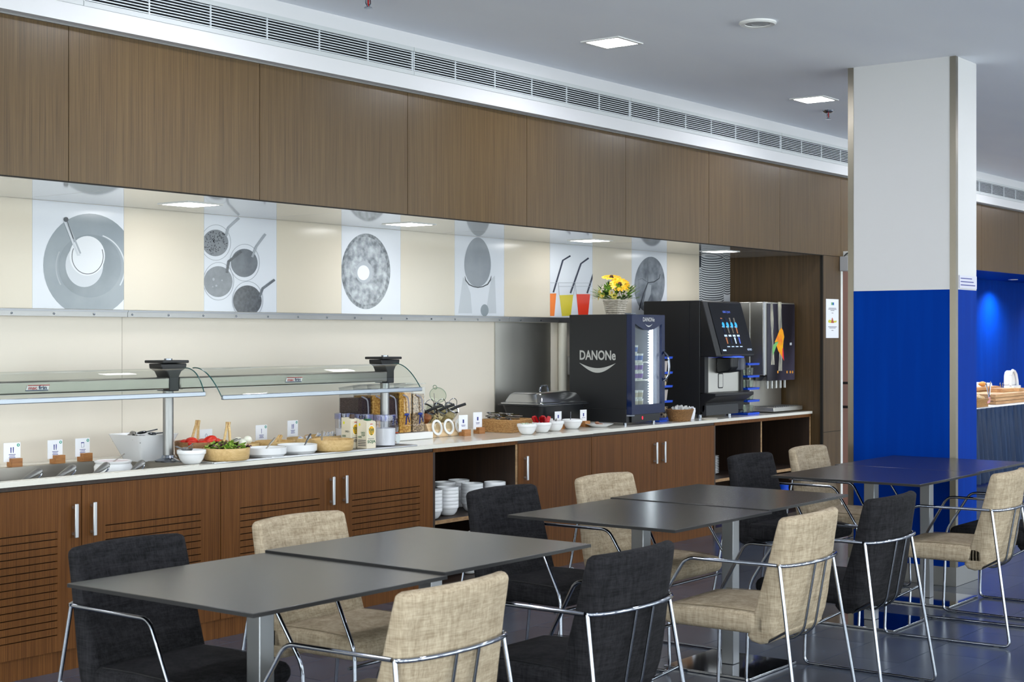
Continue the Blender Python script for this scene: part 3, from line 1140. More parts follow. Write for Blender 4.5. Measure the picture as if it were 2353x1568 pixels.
# steel food well
t = thing('food_well', 'sunken stainless steel food well let into the worktop', 'food well', (WX0, WY0, ZC))
lw, dw = WX1 - WX0, WY1 - WY0
dp = -0.10
g = G().box(0, lw, 0, 0.004, dp, 0.001).box(0, lw, dw - 0.004, dw, dp, 0.001).box(0, 0.004, 0.004, dw - 0.004, dp, 0.001).box(lw - 0.004, lw, 0.004, dw - 0.004, dp, 0.001).box(0.004, lw - 0.004, 0.004, dw - 0.004, dp, dp + 0.004)
part('basin', g, M_steel_h, t)
part('rim', G().box(-0.012, lw + 0.03, dw - 0.002, dw + 0.05, 0.0005, 0.003).box(lw - 0.004, lw + 0.04, 0, dw - 0.002, 0.0005, 0.003).box(-0.012, lw + 0.03, -0.012, 0.0035, 0.0005, 0.003), M_steel_h, t)
for k in range(6):
    xa = 0.05 + k * 0.385
    part('pan', G().box(xa, xa + 0.33, 0.012, dw - 0.06, -0.062, -0.055).box(xa, xa + 0.33, 0.012, 0.07, -0.055, -0.012), M_plastw, t)
# cooling plate with steel edge
PX0, PX1, PY0, PY1 = 4.80, 6.27, YC + 0.004, 6.02
t = thing('cooling_plate', 'steel-edged cooling plate set on the worktop under bowls and jugs', 'cooling plate', (PX0, PY0, ZC))
part('plate', G().box(0.012, PX1 - PX0 - 0.012, 0.012, PY1 - PY0 - 0.012, 0.0004, 0.006), M_steeld, t)
ww, dd_ = PX1 - PX0, PY1 - PY0
part('edge', G().box(0, ww, 0, 0.012, 0.0004, 0.009).box(0, ww, dd_ - 0.012, dd_, 0.0004, 0.009).box(0, 0.012, 0.012, dd_ - 0.012, 0.0004, 0.009).box(ww - 0.012, ww, 0.012, dd_ - 0.012, 0.0004, 0.009), M_alu, t, bevel=0.002)
ZP = ZC + 0.0065

# ledge below the prints
t = thing('wall_ledge', 'long steel ledge on the wall below the food prints', 'shelf', (0, YW, 0))
for a, b in ((1.0, 4.86), (4.862, 8.05), (8.052, 9.95), (9.952, XE - 0.003)):
    part('top_strip', G().box(a, b, -0.055, -0.001, 1.572, 1.578).box(a, b, -0.055, -0.052, 1.578, 1.582), mat('ledge_steel', (140, 142, 146), 0.4, 1.0), t)
    part('front_strip', G().box(a, b, -0.050, -0.001, 1.548, 1.572), M_steeld, t)
for k in range(22):
    x = 3.95 + k * 0.235
    part('screw', G().lathe([(0, 0), (0.005, 0), (0.005, 0.003), (0, 0.004)], 8).xf(Matrix.Translation((x, -0.050, 1.56)) @ Matrix.Rotation(PI / 2, 4, 'X')), M_chromed, t)
# splashback panels on the lower wall
t = thing('steel_splashback', 'brushed steel splashback behind the chafing dish', 'wall panel', (7.955, YW, ZC))
part('sheet', G().box(0, 0.64, -0.004, -0.0005, 0.003, 0.705), M_steel, t)
for x in (4.865, 7.955 - 0.004):
    part('joint', G().box(x - 0.001, x + 0.001, YW - 0.0008, YW + 0.001, ZC, 1.55), mat('pale_joint', (150, 146, 134), 0.7), wb)
# white pipe and socket beside the fridge
t = thing('wall_pipe', 'thick white pipe running up the wall behind the chafing dish', 'pipe', (8.70, YW - 0.034, ZC))
part('pipe', G().lathe([(0.032, 0), (0.032, 0.705)], 20), mat('cream_pipe', (214, 210, 198), 0.4), t)
t = thing('power_socket', 'white power socket with black plug beside the small fridge', 'socket', (8.80, YW - 0.001, 1.17))
part('box', G().box(0.0, 0.075, -0.045, 0, 0, 0.135), M_plastw, t, bevel=0.006)
part('plug', G().box(0.02, 0.065, -0.09, -0.046, 0.04, 0.11), M_black, t, bevel=0.008)
part('cable', G().tube([(0.045, -0.085, 0.04), (0.045, -0.07, -0.1), (0.04, -0.05, -0.32)], 0.006), M_black, t)


# ============================================================ FOOD PRINTS ON THE WALL (drawn in photo pixels, laid on the wall plane)
YPR = YW - 0.006


def clip_poly(poly, x0, x1, z0, z1):
    def cut(ps, ins, inter):
        out = []
        for i, p in enumerate(ps):
            q = ps[i - 1]
            if ins(p):
                if not ins(q):
                    out.append(inter(q, p))
                out.append(p)
            elif ins(q):
                out.append(inter(q, p))
        return out
    def ix(x):
        return lambda a, b: (x, a[1] + (b[1] - a[1]) * (x - a[0]) / (b[0] - a[0]))
    def iz(z):
        return lambda a, b: (a[0] + (b[0] - a[0]) * (z - a[1]) / (b[1] - a[1]), z)
    for ins, it in ((lambda p: p[0] >= x0, ix(x0)), (lambda p: p[0] <= x1, ix(x1)), (lambda p: p[1] >= z0, iz(z0)), (lambda p: p[1] <= z1, iz(z1))):
        if not poly:
            return []
        poly = cut(poly, ins, it)
    return poly


class Print:
    """zoom = (u0, v0, scale): picture coordinates of the sketch"""
    def __init__(s, name, label, ua, ub, zoom, base=None):
        s.z = zoom
        s.x0, s.x1 = at_uy(ua, YW), at_uy(ub, YW)
        s.z0, s.z1 = 1.585, ZS - 0.001
        s.t = thing('wall_print', label, 'wall print', (s.x0, YW, s.z0), 0, 'food prints on the wall')
        s.k = 0
        w = s.x1 - s.x0
        part('sheet', G().box(0.0006, w - 0.0006, -0.006, -0.0005, 0, s.z1 - s.z0), base or M_print, s.t)

    def p(s, a, b):
        q = at_y(s.z[0] + a / s.z[2], s.z[1] + b / s.z[2], YPR)
        return q.x, q.z

    def poly(s, pts, m, name):
        w = clip_poly([s.p(a, b) for a, b in pts], s.x0 + 0.001, s.x1 - 0.001, s.z0, s.z1)
        if len(w) < 3:
            return
        s.k += 1
        y = -0.0064 - 0.00022 * s.k
        part(name, G().ngon([(x - s.x0, y, z - s.z0) for x, z in w]), m, s.t, smooth=False)

    def many(s, polys, m, name):
        s.k += 1
        y = -0.0064 - 0.00022 * s.k
        g = G()
        for pts in polys:
            w = clip_poly([s.p(a, b) for a, b in pts], s.x0 + 0.001, s.x1 - 0.001, s.z0, s.z1)
            if len(w) >= 3:
                g.ngon([(x - s.x0, y, z - s.z0) for x, z in w])
        if g.v:
            part(name, g, m, s.t, smooth=False)['kind'] = 'stuff'

    def line(s, pts, w, m, name):
        L, R = [], []
        for i, p in enumerate(pts):
            a, b = pts[max(i - 1, 0)], pts[min(i + 1, len(pts) - 1)]
            dx, dy = b[0] - a[0], b[1] - a[1]
            l = math.hypot(dx, dy) or 1
            ww = w[i] if isinstance(w, (list, tuple)) else w
            L.append((p[0] - dy / l * ww / 2, p[1] + dx / l * ww / 2))
            R.append((p[0] + dy / l * ww / 2, p[1] - dx / l * ww / 2))
        s.poly(L + R[::-1], m, name)

    def ring(s, cx, cy, rx, ry, w, m, name, a0=0.0, a1=2 * PI, rot=0.0):
        s.line(ell(cx, cy, rx, ry, 36, rot, a0, a1) + ([ell(cx, cy, rx, ry, 36, rot)[0]] if a1 - a0 > 6.28 else []), w, m, name)


def pm(name, c, c2=None, scale=30, lo=0.4, hi=0.65):
    return mat(name, c, 0.16, noise=((scale, scale, scale), c2, 5, lo, hi) if c2 else None)


GR = lambda v: (v, v + 4, v + 10)
P_plate = pm('print_plate_grey', (126, 136, 144), (142, 151, 158), 3)
P_plin = pm('print_plate_inner', (112, 122, 130), (134, 143, 150), 3)
P_lite = pm('print_light', (192, 197, 204))
P_wht = pm('print_bright_white', (214, 217, 222))
P_dk = pm('print_dark', (58, 62, 70))
P_mid = pm('print_mid_grey', (94, 100, 108), (108, 114, 122), 20)
P_mid2 = pm('print_pale_smoothie', (116, 121, 128), (128, 133, 139), 25)
P_dsm = pm('print_dark_smoothie', (62, 66, 72), (84, 88, 94), 60)
P_line = pm('print_line_grey', (156, 162, 170))
Z7, Z8 = (0.0, 430.0, 2.451), (900.0, 480.0, 2.8695)
q = Print('a', 'grey print of a plate with a yoghurt glass and straw', 72.5, 283, Z7)
q.poly(ell(503, 440, 260, 290, 48), P_plate, 'plate')
q.ring(520, 455, 182, 190, 7, P_lite, 'rim_highlight', -1.25, 0.55)
q.ring(500, 450, 185, 195, 7, P_line, 'rim_highlight', 2.6, 3.6)
q.poly(ell(505, 445, 178, 178, 40), P_plin, 'plate_centre')
q.poly(ell(474, 440, 106, 124, 36), P_lite, 'glass')
q.poly(ell(490, 388, 100, 112, 36), P_wht, 'glass_rim')
q.ring(492, 390, 88, 100, 4, P_dk, 'yoghurt_edge', -0.4, 3.6)
q.line([(362, 190), (438, 385), (450, 380)], 12, P_lite, 'straw')
q.line([(374, 190), (452, 375)], 10, P_line, 'straw')
q.line([(378, 195), (412, 292)], 4, P_dk, 'straw_edge')
q.poly(ell(370, 183, 14, 14, 16), P_dk, 'straw_mouth')
q = Print('b', 'grey print of four smoothies with straws seen from above', 467, 634, Z7)
for cx, cy, rx, ry, m, gx, gy in ((1213, 315, 73, 75, P_mid2, 84, 100), (1375, 428, 75, 80, P_mid, 84, 104), (1228, 533, 80, 87, P_mid2, 86, 106), (1392, 640, 80, 86, P_dsm, 86, 106)):
    q.ring(cx + 2, cy - 2, gx, gy, 3, P_line, 'glass_rim')
    q.poly(ell(cx, cy, rx, ry, 36), m, 'smoothie')
random.seed(3)
dots = []
for _ in range(95):
    a, r = random.uniform(0, 2 * PI), math.sqrt(random.random())
    dots.append(ell(1213 + 66 * r * math.cos(a), 315 + 68 * r * math.sin(a), 3.2, 3.2, 6))
q.many(dots, P_dk, 'speckles')
q.line([(1272, 275), (1284, 230), (1345, 175)], 14, P_line, 'straw')
q.line([(1418, 395), (1442, 335), (1494, 265)], 13, P_line, 'straw')
q.line([(1276, 484), (1286, 420), (1358, 362)], 14, P_dsm, 'straw')
q.line([(1460, 618), (1478, 572), (1545, 522)], 14, P_mid, 'straw')
q.many([ell(1200, 520, 7, 9, 10), ell(1248, 526, 4, 5, 8), ell(1216, 556, 6, 6, 8), ell(1196, 562, 4, 4, 8)], P_line, 'bubbles')
P_don = pm('print_doughnut', (96, 102, 110), (186, 192, 198), 22, 0.34, 0.72)
P_dond = pm('print_doughnut_rim', (78, 84, 92), (146, 152, 158), 40, 0.36, 0.66)
q = Print('c', 'grey print of a ring doughnut', 783, 919, Z7)
q.poly(ell(2060, 475, 138, 213, 48), P_dond, 'doughnut_edge')
q.poly(ell(2058, 472, 122, 192, 48), P_don, 'doughnut')
q.poly(ell(2050, 480, 48, 62, 28), P_line, 'doughnut_hole_edge')
q.poly(ell(2046, 483, 34, 42, 24), P_wht, 'doughnut_hole')
P_eggp = pm('print_egg', (136, 142, 150), (150, 156, 164), 4)
q = Print('d', 'grey print of a boiled egg in a white cup', 1043, 1157, Z8)
q.poly([(470, 450), (486, 470), (520, 560), (530, 690), (620, 690), (640, 560), (655, 465), (680, 440), (690, 690), (440, 690)], P_lite, 'egg_cup')
egg = [(566 + 87 * math.sin(a) * (1 - 0.10 * math.cos(a)), 352 - 163 * math.cos(a)) for a in [2 * PI * k / 44 for k in range(44)]]
q.line([(482, 445), (488, 472), (510, 500), (540, 514), (568, 519), (600, 514), (632, 498), (650, 470), (657, 442)], [2, 8, 8, 7, 7, 7, 8, 8, 2], P_dk, 'shadow_line')
q.poly(egg, P_eggp, 'egg')
q.poly(ell(612, 670, 26, 40, 20), P_plate, 'spoon')
q = Print('e', 'print of orange, yellow and red juice glasses with black straws', 1262, 1360, Z8)
P_or, P_ye, P_rd = pm('print_orange', (238, 122, 20)), pm('print_yellow', (206, 190, 44)), pm('print_red', (226, 58, 32))
P_bk = pm('print_black', (44, 48, 66))
for pts, m, nm in (([(1030, 560), (1085, 558), (1072, 708), (1030, 708)], P_or, 'orange_juice'), ([(1105, 570), (1197, 567), (1180, 706), (1122, 708)], P_ye, 'yellow_juice'), ([(1217, 563), (1308, 563), (1294, 706), (1231, 706)], P_rd, 'red_juice')):
    q.poly(pts, m, nm)
for pts in ([(1065, 552), (1128, 340), (1178, 310)], [(1178, 557), (1247, 362), (1298, 325)], [(1288, 557), (1330, 425)]):
    q.line(pts, 11, P_bk, 'straw')
for pts in ([(1097, 488), (1104, 570)], [(1208, 488), (1198, 570)], [(1208, 490), (1217, 566)], [(1097, 488), (1208, 488)], [(1208, 490), (1316, 490)], [(1038, 488), (1092, 488)], [(1100, 512), (1206, 512)], [(1210, 512), (1316, 512)]):
    q.line(pts, 2.5, P_line, 'glass_rim')
P_bean = pm('print_bun', (92, 98, 108), (144, 150, 158), 9, 0.34, 0.68)
q = Print('f', 'grey print of a split bread roll behind the flowers', 1450, 1531, Z8)
q.poly(ell(1700, 500, 100, 184, 44, 0.06), P_bean, 'roll')
q.line([(1686, 330), (1690, 400), (1688, 490)], [2, 4, 5], P_mid, 'crease')
q.line([(1688, 490), (1660, 560), (1640, 630), (1632, 668)], [5, 7, 9, 6], P_dk, 'crease')
q.line([(1688, 488), (1730, 482), (1762, 460), (1770, 430)], [5, 6, 5, 3], P_dk, 'crease')
q.line([(1688, 486), (1650, 460), (1622, 470)], [4, 4, 2], P_mid, 'crease')
q.line([(1700, 500), (1690, 560), (1664, 640)], [24, 34, 18], P_line, 'crumb')
q = Print('g', 'grey print of tall stacks of plates at the end of the wall', 1605, 1676.5, Z8)
q.poly([(2020, 200), (2040, 200), (2040, 402), (2020, 402)], P_dk, 'dark_background')
q.poly([(2040, 200), (2240, 200), (2240, 300), (2040, 320)], P_line, 'pale_background')
for cx, top, rx, bot in ((2212, 300, 26, 548), (2030, 405, 48, 640), (2113, 310, 75, 640)):
    z = bot
    q.poly([(cx - rx, top), (cx + rx, top), (cx + rx, bot), (cx - rx, bot)], P_line, 'stack')
    arcs_d, arcs_w = [], []
    z = top
    while z < bot:
        lo = [(cx + rx * math.cos(a), z + 9 + 17 * math.sin(a)) for a in [PI * k / 10 for k in range(11)]]
        hi = [(cx + rx * math.cos(a), z + 3 + 17 * math.sin(a)) for a in [PI * k / 10 for k in range(10, -1, -1)]]
        arcs_d.append(lo + hi)
        lo = [(cx + rx * math.cos(a), z + 16 + 17 * math.sin(a)) for a in [PI * k / 10 for k in range(11)]]
        hi = [(cx + rx * math.cos(a), z + 9 + 17 * math.sin(a)) for a in [PI * k / 10 for k in range(10, -1, -1)]]
        arcs_w.append(lo + hi)
        z += 15
    q.many(arcs_w, P_wht, 'plate_edges')
    q.many(arcs_d, P_dk, 'plate_shadows')
    q.poly(ell(cx, top, rx, 18, 28), P_wht, 'top_plate')
    q.poly(ell(cx, top + 1, rx * 0.7, 11, 24), P_line, 'top_plate_well')
# cream bays between the prints
bays = [(-150, 72.5), (283, 467), (634, 783), (919, 1043), (1157, 1262), (1360, 1450), (1531, 1605)]
for a, b in bays:
    xa, xb = at_uy(a, YW), at_uy(b, YW)
    part('panel', G().box(xa + 0.0006, xb - 0.0006, YW - 0.006, YW - 0.0002, 1.585, ZS - 0.001), M_cream, wb)

# ============================================================ NOTICE, ALARM BOX
p0, p1 = at_y(1899, 687, YP), at_y(1927.5, 777, YP)
nw, nh = p1.x - p0.x, p0.z - p1.z
t = thing('door_notice', 'white notice sheet with a picture, on the wooden pilaster by the door', 'notice', (p0.x, YP + 0.006, p1.z))
part('sheet', G().box(0, nw, -0.004, -0.0005, 0, nh), M_paper, t)
for c0, c1, m in ((0.40, 0.50, mat('logo_green', (110, 170, 110), 0.6)), (0.50, 0.62, mat('logo_blue', (30, 100, 170), 0.6))):
    part('logo', G().box(nw * c0, nw * c1, -0.0048, -0.004, nh * 0.845, nh * 0.915), m, t)
for zz, a, b in ((0.76, 0.2, 0.8), (0.73, 0.17, 0.83), (0.70, 0.35, 0.65), (0.635, 0.43, 0.57), (0.28, 0.15, 0.85), (0.25, 0.25, 0.75), (0.19, 0.42, 0.58)):
    part('text_line', G().box(nw * a, nw * b, -0.0046, -0.004, nh * zz, nh * (zz + 0.012)), M_inkd, t)
part('picture', G().ngon([(nw * a, -0.0046, nh * b) for a, b in ((0.16, 0.40), (0.3, 0.385), (0.8, 0.40), (0.86, 0.45), (0.55, 0.44), (0.25, 0.47), (0.15, 0.44))]), mat('leaf_yellow', (206, 200, 70), 0.6), t)
part('picture', G().ngon([(nw * a, -0.0050, nh * b) for a, b in ((0.38, 0.385), (0.62, 0.385), (0.52, 0.50), (0.48, 0.53), (0.44, 0.50))]), mat('picture_red', (176, 84, 60), 0.6), t)
t = thing('alarm_box', 'small white alarm box over the door frame beside the column', 'alarm box', (DX0 - 0.02, YP + 0.005, 1.99))
part('box', G().box(0, 0.05, -0.075, -0.001, 0, 0.12), mat('alarm_grey', (176, 176, 178), 0.4), t, bevel=0.004)
part('box', G().box(0.052, 0.16, -0.075, -0.001, 0, 0.085), M_plastw, t, bevel=0.004)
part('box', G().box(0.06, 0.16, -0.05, -0.001, 0.09, 0.165), M_plastw, t, bevel=0.003)
part('cable', G().tube(fillet([(0.02, -0.03, 0.12), (0.03, -0.06, 0.155), (0.08, -0.075, 0.09)], 0.03), 0.006), M_black, t)

# ============================================================ SNEEZE GUARD
YG = 5.72
ZB0, ZB1 = 1.195, 1.252
XS1 = at_uy(386.5, YG)
XS2 = at_uy(884, YG)
XS0 = XS1 - (XS2 - XS1)


def guard(xa, xb, label, y_front, z_front, logo_u):
    t = thing('sneeze_guard', label, 'sneeze guard', ((xa + xb) / 2, YG, ZC))
    hw = (xb - xa) / 2
    zr = lambda z: z - ZC
    # curved glass profile
    prof = []
    P0, P1, P2 = Vector((5.605 - YG, 1.297)), Vector((5.50 - YG, 1.31)), Vector((y_front - YG, z_front))
    for k in range(15):
        s_ = k / 14
        a = P0 * (1 - s_) ** 2 + P1 * 2 * s_ * (1 - s_) + P2 * s_ ** 2
        prof.append(a)
    L, R = (-hw + 0.055, hw - 0.058) if xb > XS1 + 0.5 else (-hw + 0.055, hw - 0.004)
    vs, fs = [], []
    for x in (L, R):
        for a in prof:
            vs.append((x, a[0], zr(a[1])))
    n = len(prof)
    for i in range(n - 1):
        fs.append((i, i + 1, n + i + 1, n + i))
    gl = part('glass', G().add(vs, fs), M_glassg, t, angle=80)
    for x in (L, R):
        part('glass_edge', G().tube([(x, a[0], zr(a[1])) for a in prof], 0.0028, 5), M_glassedge, gl)
    yb = y_front - YG
    part('front_trim', G().box(L, R, yb - 0.012, yb + 0.004, zr(z_front) - 0.016, zr(z_front) + 0.006), mat('grey_trim', (150, 157, 166), 0.35, 1.0), t, bevel=0.003)
    part('heat_bar', G().box(-hw + 0.032, hw - 0.032, -0.05, 0.05, zr(ZB0), zr(ZB1)), mat('heat_bar_steel', (128, 125, 119), 0.3, 1.0, bump=((2, 300, 300), 0.05, 0.001)), t, bevel=0.006)
    part('bar_underside', G().box(-hw + 0.06, hw - 0.06, -0.035, 0.035, zr(ZB0) - 0.003, zr(ZB0) - 0.0002), M_plastw, t)
    lx = at_uy(logo_u, YG - 0.05) - (xa + xb) / 2
    lg = G().prism([(-0.062, -0.013), (0.055, -0.013), (0.062, 0.013), (-0.052, 0.013)], lambda a, b, d: (lx + a, d, zr(1.222) + b), -0.0508, -0.052)
    lo = part('logo_plate', lg, mat('badge_white', (216, 214, 214), 0.4), t)
    M_bred, M_bnav = mat('badge_red', (170, 60, 62), 0.5), mat('badge_navy', (28, 46, 82), 0.5)
    part('badge_rim', G().box(lx - 0.05, lx + 0.062, -0.0530, -0.0522, zr(1.222) + 0.009, zr(1.222) + 0.013), M_bred, lo)
    part('badge_rim', G().box(lx - 0.062, lx + 0.054, -0.0530, -0.0522, zr(1.222) - 0.013, zr(1.222) - 0.009), M_bnav, lo)
    text('mac', 0.022, M_bred, lo, (lx - 0.026, -0.0534, zr(1.222)), (1, 0, 0), (0, 0, 1), 0.045, 0.0006)
    text('frin', 0.022, M_bnav, lo, (lx + 0.026, -0.0534, zr(1.222)), (1, 0, 0), (0, 0, 1), 0.042, 0.0006)
    return t


guard(XS0, XS1, 'curved glass sneeze guard with heat bar over the steel food well', 5.455, 1.182, 86)
guard(XS1, XS2, 'curved glass sneeze guard with heat bar over the salad bowls and jugs', 5.40, 1.164, 675)


def gpost(x, label, right):
    t = thing('guard_post', label, 'post', (x, YG, ZC), 0, 'steel posts of the sneeze guard')
    part('tube', G().lathe([(0.0255, 0.006), (0.0255, 0.40)], 24), M_chrome if False else M_steeld, t)
    part('foot', G().lathe([(0.0, 0.0032), (0.062, 0.0032), (0.064, 0.010), (0.05, 0.016), (0.034, 0.022), (0.030, 0.034), (0.0258, 0.036)], 28), M_chrome, t)
    bk = G().prism([(-0.03, 0.345), (0.03, 0.345), (0.03, 0.415), (0.045, 0.44), (0.075, 0.455), (0.078, 0.478), (-0.078, 0.478), (-0.075, 0.455), (-0.045, 0.44), (-0.03, 0.415)], lambda a, b, d: (a, d, b), -0.045, 0.05)
    part('bracket', bk, M_black, t, bevel=0.004)
    part('cap', G().box(-0.08, 0.08, -0.06, 0.08, 0.480, 0.494), M_black, t, bevel=0.004)
    part('knob', G().lathe([(0, 0.4942), (0.02, 0.4942), (0.02, 0.502), (0, 0.504)], 20), M_chromed, t)


gpost(XS1, 'steel sneeze guard post between the white square bowl and the salad bowls', True)
gpost(XS2, 'steel sneeze guard post in front of the cereal dispensers', True)


# ============================================================ FRIDGE
FX0, FX1, FY0, FY1, FZ = 8.575, 9.0, 5.575, 6.05, 1.60
t = thing('display_fridge', 'small black display fridge with glass door and yoghurts inside', 'fridge', (FX0, FY0, ZC))
fw, fd, fh = FX1 - FX0, FY1 - FY0, FZ - ZC
ft = 0.022
b = G().box(0, ft, 0, fd, ft + 0.09, fh).box(fw - ft, fw, 0, fd, 0.09 + ft, fh).box(ft, fw - ft, fd - ft, fd, ft + 0.09, fh - ft).box(ft, fw - ft, 0, fd, fh - ft, fh).box(0, fw, 0, fd, 0.018, 0.09 + ft)
part('body', b, M_blackm, t, bevel=0.003)
M_fin = mat('fridge_inside', (136, 142, 158), 0.4)
li = G().box(ft + 0.0005, ft + 0.003, 0.004, fd - ft - 0.003, 0.114, fh - ft - 0.001).box(fw - ft - 0.003, fw - ft - 0.0005, 0.004, fd - ft - 0.003, 0.114, fh - ft - 0.001).box(ft + 0.0005, fw - ft - 0.0005, fd - ft - 0.003, fd - ft - 0.0005, 0.114, fh - ft - 0.001)
li.box(ft + 0.003, fw - ft - 0.003, 0.004, fd - ft - 0.003, 0.1125, 0.115)
part('liner', li, M_fin, t)
SHZ = (0.30, 0.425)
for z in SHZ:
    part('shelf', G().box(ft + 0.004, 0.296, 0.022, fd - ft - 0.01, z, z + 0.006).box(0.296, fw - ft - 0.004, 0.05, fd - ft - 0.01, z, z + 0.006), M_plastw, t)
M_tube = mat('fridge_led', (255, 255, 255), 0.5, emit=(236, 240, 255), es=LED_FRIDGE)
part('light_tube', G().box(0.326, 0.358, 0.006, 0.026, 0.125, fh - ft - 0.02), M_tube, t, bevel=0.008)
for s_ in (1,):
    g = G()
    for k in range(30):
        g.ball((0.300, 0.012, 0.135 + k * 0.018), 0.003, 6, 4)
    part('led_dots', g, M_tube, t)['kind'] = 'stuff'
for x, y in ((0.03, 0.03), (fw - 0.03, 0.03), (0.03, fd - 0.03), (fw - 0.03, fd - 0.03)):
    part('foot', G().lathe([(0.012, 0.0), (0.012, 0.018)], 12, (x, y, 0)), M_chromed, t)
dr_ = G()
DZ0, DZ1 = 0.075, fh - 0.002
dY = -0.045
fwid = 0.04
dr_.box(0, fwid, dY, -0.003, DZ0, DZ1).box(fw - fwid, fw, dY, -0.003, DZ0, DZ1).box(fwid, fw - fwid, dY, -0.003, DZ0, DZ0 + 0.065)
cv = [(fwid, DZ1)] + [(fwid, DZ1 - 0.062)] + [(fwid + (fw - 2 * fwid) * k / 10, DZ1 - 0.062 - 0.045 * math.sin(PI * k / 10)) for k in range(1, 10)] + [(fw - fwid, DZ1 - 0.062), (fw - fwid, DZ1)]
dr_.prism(cv, lambda a, b_, d: (a, d, b_), dY, -0.003)
dm = part('door', dr_, M_navy, t)
part('glass', G().box(fwid, fw - fwid, dY + 0.012, dY + 0.016, DZ0 + 0.06, DZ1 - 0.05), M_glass, dm)
text('DANONe', 0.040, M_lcd, dm, (fw / 2, dY - 0.0012, DZ1 - 0.034), (1, 0, 0), (0, 0, 1), 0.150, 0.0008)


def crescent(w, h, th, n=16):
    lo = [(-w / 2 + w * k / n, -h * math.sin(PI * k / n)) for k in range(n + 1)]
    hi = [(w / 2 - w * k / n, -(h - th) * math.sin(PI * k / n)) for k in range(1, n)]
    return lo + hi


flat('smile', crescent(0.10, 0.022, 0.009), M_lcd, dm, (fw / 2, dY - 0.0012, DZ1 - 0.062), (1, 0, 0), (0, 0, 1))
text('DANONe', 0.090, M_lcd, t, (-0.0012, fd * 0.5, 0.475), (0, -1, 0), (0, 0, 1), 0.30, 0.0022)
flat('smile', crescent(0.305, 0.068, 0.032), M_lcd, t, (-0.0012, fd * 0.5, 0.425), (0, -1, 0), (0, 0, 1))
part('door_handle', G().tube(fillet([(fw - 0.015, dY, 0.30), (fw - 0.012, dY - 0.04, 0.33), (fw - 0.012, dY - 0.045, 0.41), (fw - 0.012, dY - 0.035, 0.47), (fw - 0.015, dY, 0.50)], 0.05), 0.008), M_chrome, t)
part('control_panel', G().box(fw * 0.1, fw * 0.95, -0.016, -0.0005, 0.02, 0.07), M_blackg, t)
text('0', 0.03, mat('red_digits', (255, 40, 50), 0.5, emit=(255, 30, 50), es=3.0), t, (fw * 0.42, -0.0172, 0.045), (1, 0, 0), (0, 0, 1), None, 0.001)
part('hinge', G().box(-0.004, 0.05, -0.035, -0.001, 0.064, 0.072), M_chrome, t)
part('hinge', G().box(-0.004, 0.06, -0.04, 0.01, fh + 0.0005, fh + 0.008), M_chromed, t)
# yoghurts
M_yog = mat('yoghurt_white', (232, 234, 240), 0.4)
M_ylab = [mat('yoghurt_label_purple', (120, 76, 176), 0.5), mat('yoghurt_label_blue', (40, 96, 190), 0.5), mat('yoghurt_label_pale', (196, 186, 170), 0.5)]


def yog(x, y, z, k, label):
    r = 0.030
    t2 = thing('yoghurt_cup', label, 'yoghurt', (FX0 + x, FY0 + y, ZC + z), 0, 'yoghurt cups in the fridge')
    part('cup', G().lathe([(0.024, 0.0005), (r, 0.05), (r, 0.055), (r + 0.003, 0.056), (r + 0.003, 0.058), (0, 0.0585)], 18), M_yog, t2)
    part('sleeve', G().lathe([(0.0256, 0.012), (r, 0.044)], 18, cap=False), M_ylab[k], t2)


col_x = (0.185, 0.252)
for i, x in enumerate(col_x):
    sd = ('left', 'right')[i]
    yog(x, 0.06, 0.1155, 2, 'pale yoghurt cup at the bottom of the fridge, lower %s' % sd)
    yog(x, 0.06, 0.1155 + 0.0587, 2, 'pale yoghurt cup at the bottom of the fridge, upper %s' % sd)
    yog(x, 0.06, 0.3062, 0, 'purple yoghurt cup on the middle fridge shelf, lower %s' % sd)
    yog(x, 0.06, 0.3062 + 0.0587, 0, 'purple yoghurt cup on the middle fridge shelf, upper %s' % sd)
    yog(x, 0.06, 0.4312, 1, 'blue-banded yoghurt cup on the top fridge shelf, lower %s' % sd)
yog(col_x[0], 0.06, 0.4312 + 0.0587, 1, 'blue-banded yoghurt cup stacked highest in the fridge')

# ============================================================ FLOWER BASKET ON THE FRIDGE
BXC = at_uy(1414, 5.80)
t = thing('flower_basket', 'white wicker pot of yellow gerberas and greenery on top of the fridge', 'flowers', (BXC, 5.80, FZ + 0.002))
M_wicker_w = mat('whitewashed_wood', (206, 198, 186), 0.7, noise=((40, 40, 200), (170, 160, 146), 3, 0.4, 0.6))
g = G()
for k in range(7):
    z = 0.001 + k * 0.0145
    w = 0.098 + 0.030 * k / 6
    g.box(-w / 2, w / 2, -w / 2, w / 2, z, z + 0.0128)
part('pot', g, M_wicker_w, t, bevel=0.002)['kind'] = 'stuff'
part('pot_core', G().box(-0.046, 0.046, -0.046, 0.046, 0.002, 0.100), M_joint, t)
M_leaf = mat('leaf_green', (88, 138, 44), 0.5, noise=((40, 40, 40), (150, 190, 76), 2, 0.4, 0.6))
M_leafd = mat('leaf_dark', (38, 74, 34), 0.5)
M_ger = mat('gerbera_yellow', (246, 176, 20), 0.5, noise=((60, 60, 60), (252, 206, 60), 2, 0.4, 0.6))
M_dais = mat('daisy_yellow', (236, 220, 110), 0.5)
M_dco = mat('flower_centre', (70, 44, 24), 0.7)
M_pinkw = mat('blossom_white', (224, 210, 200), 0.7)
random.seed(11)


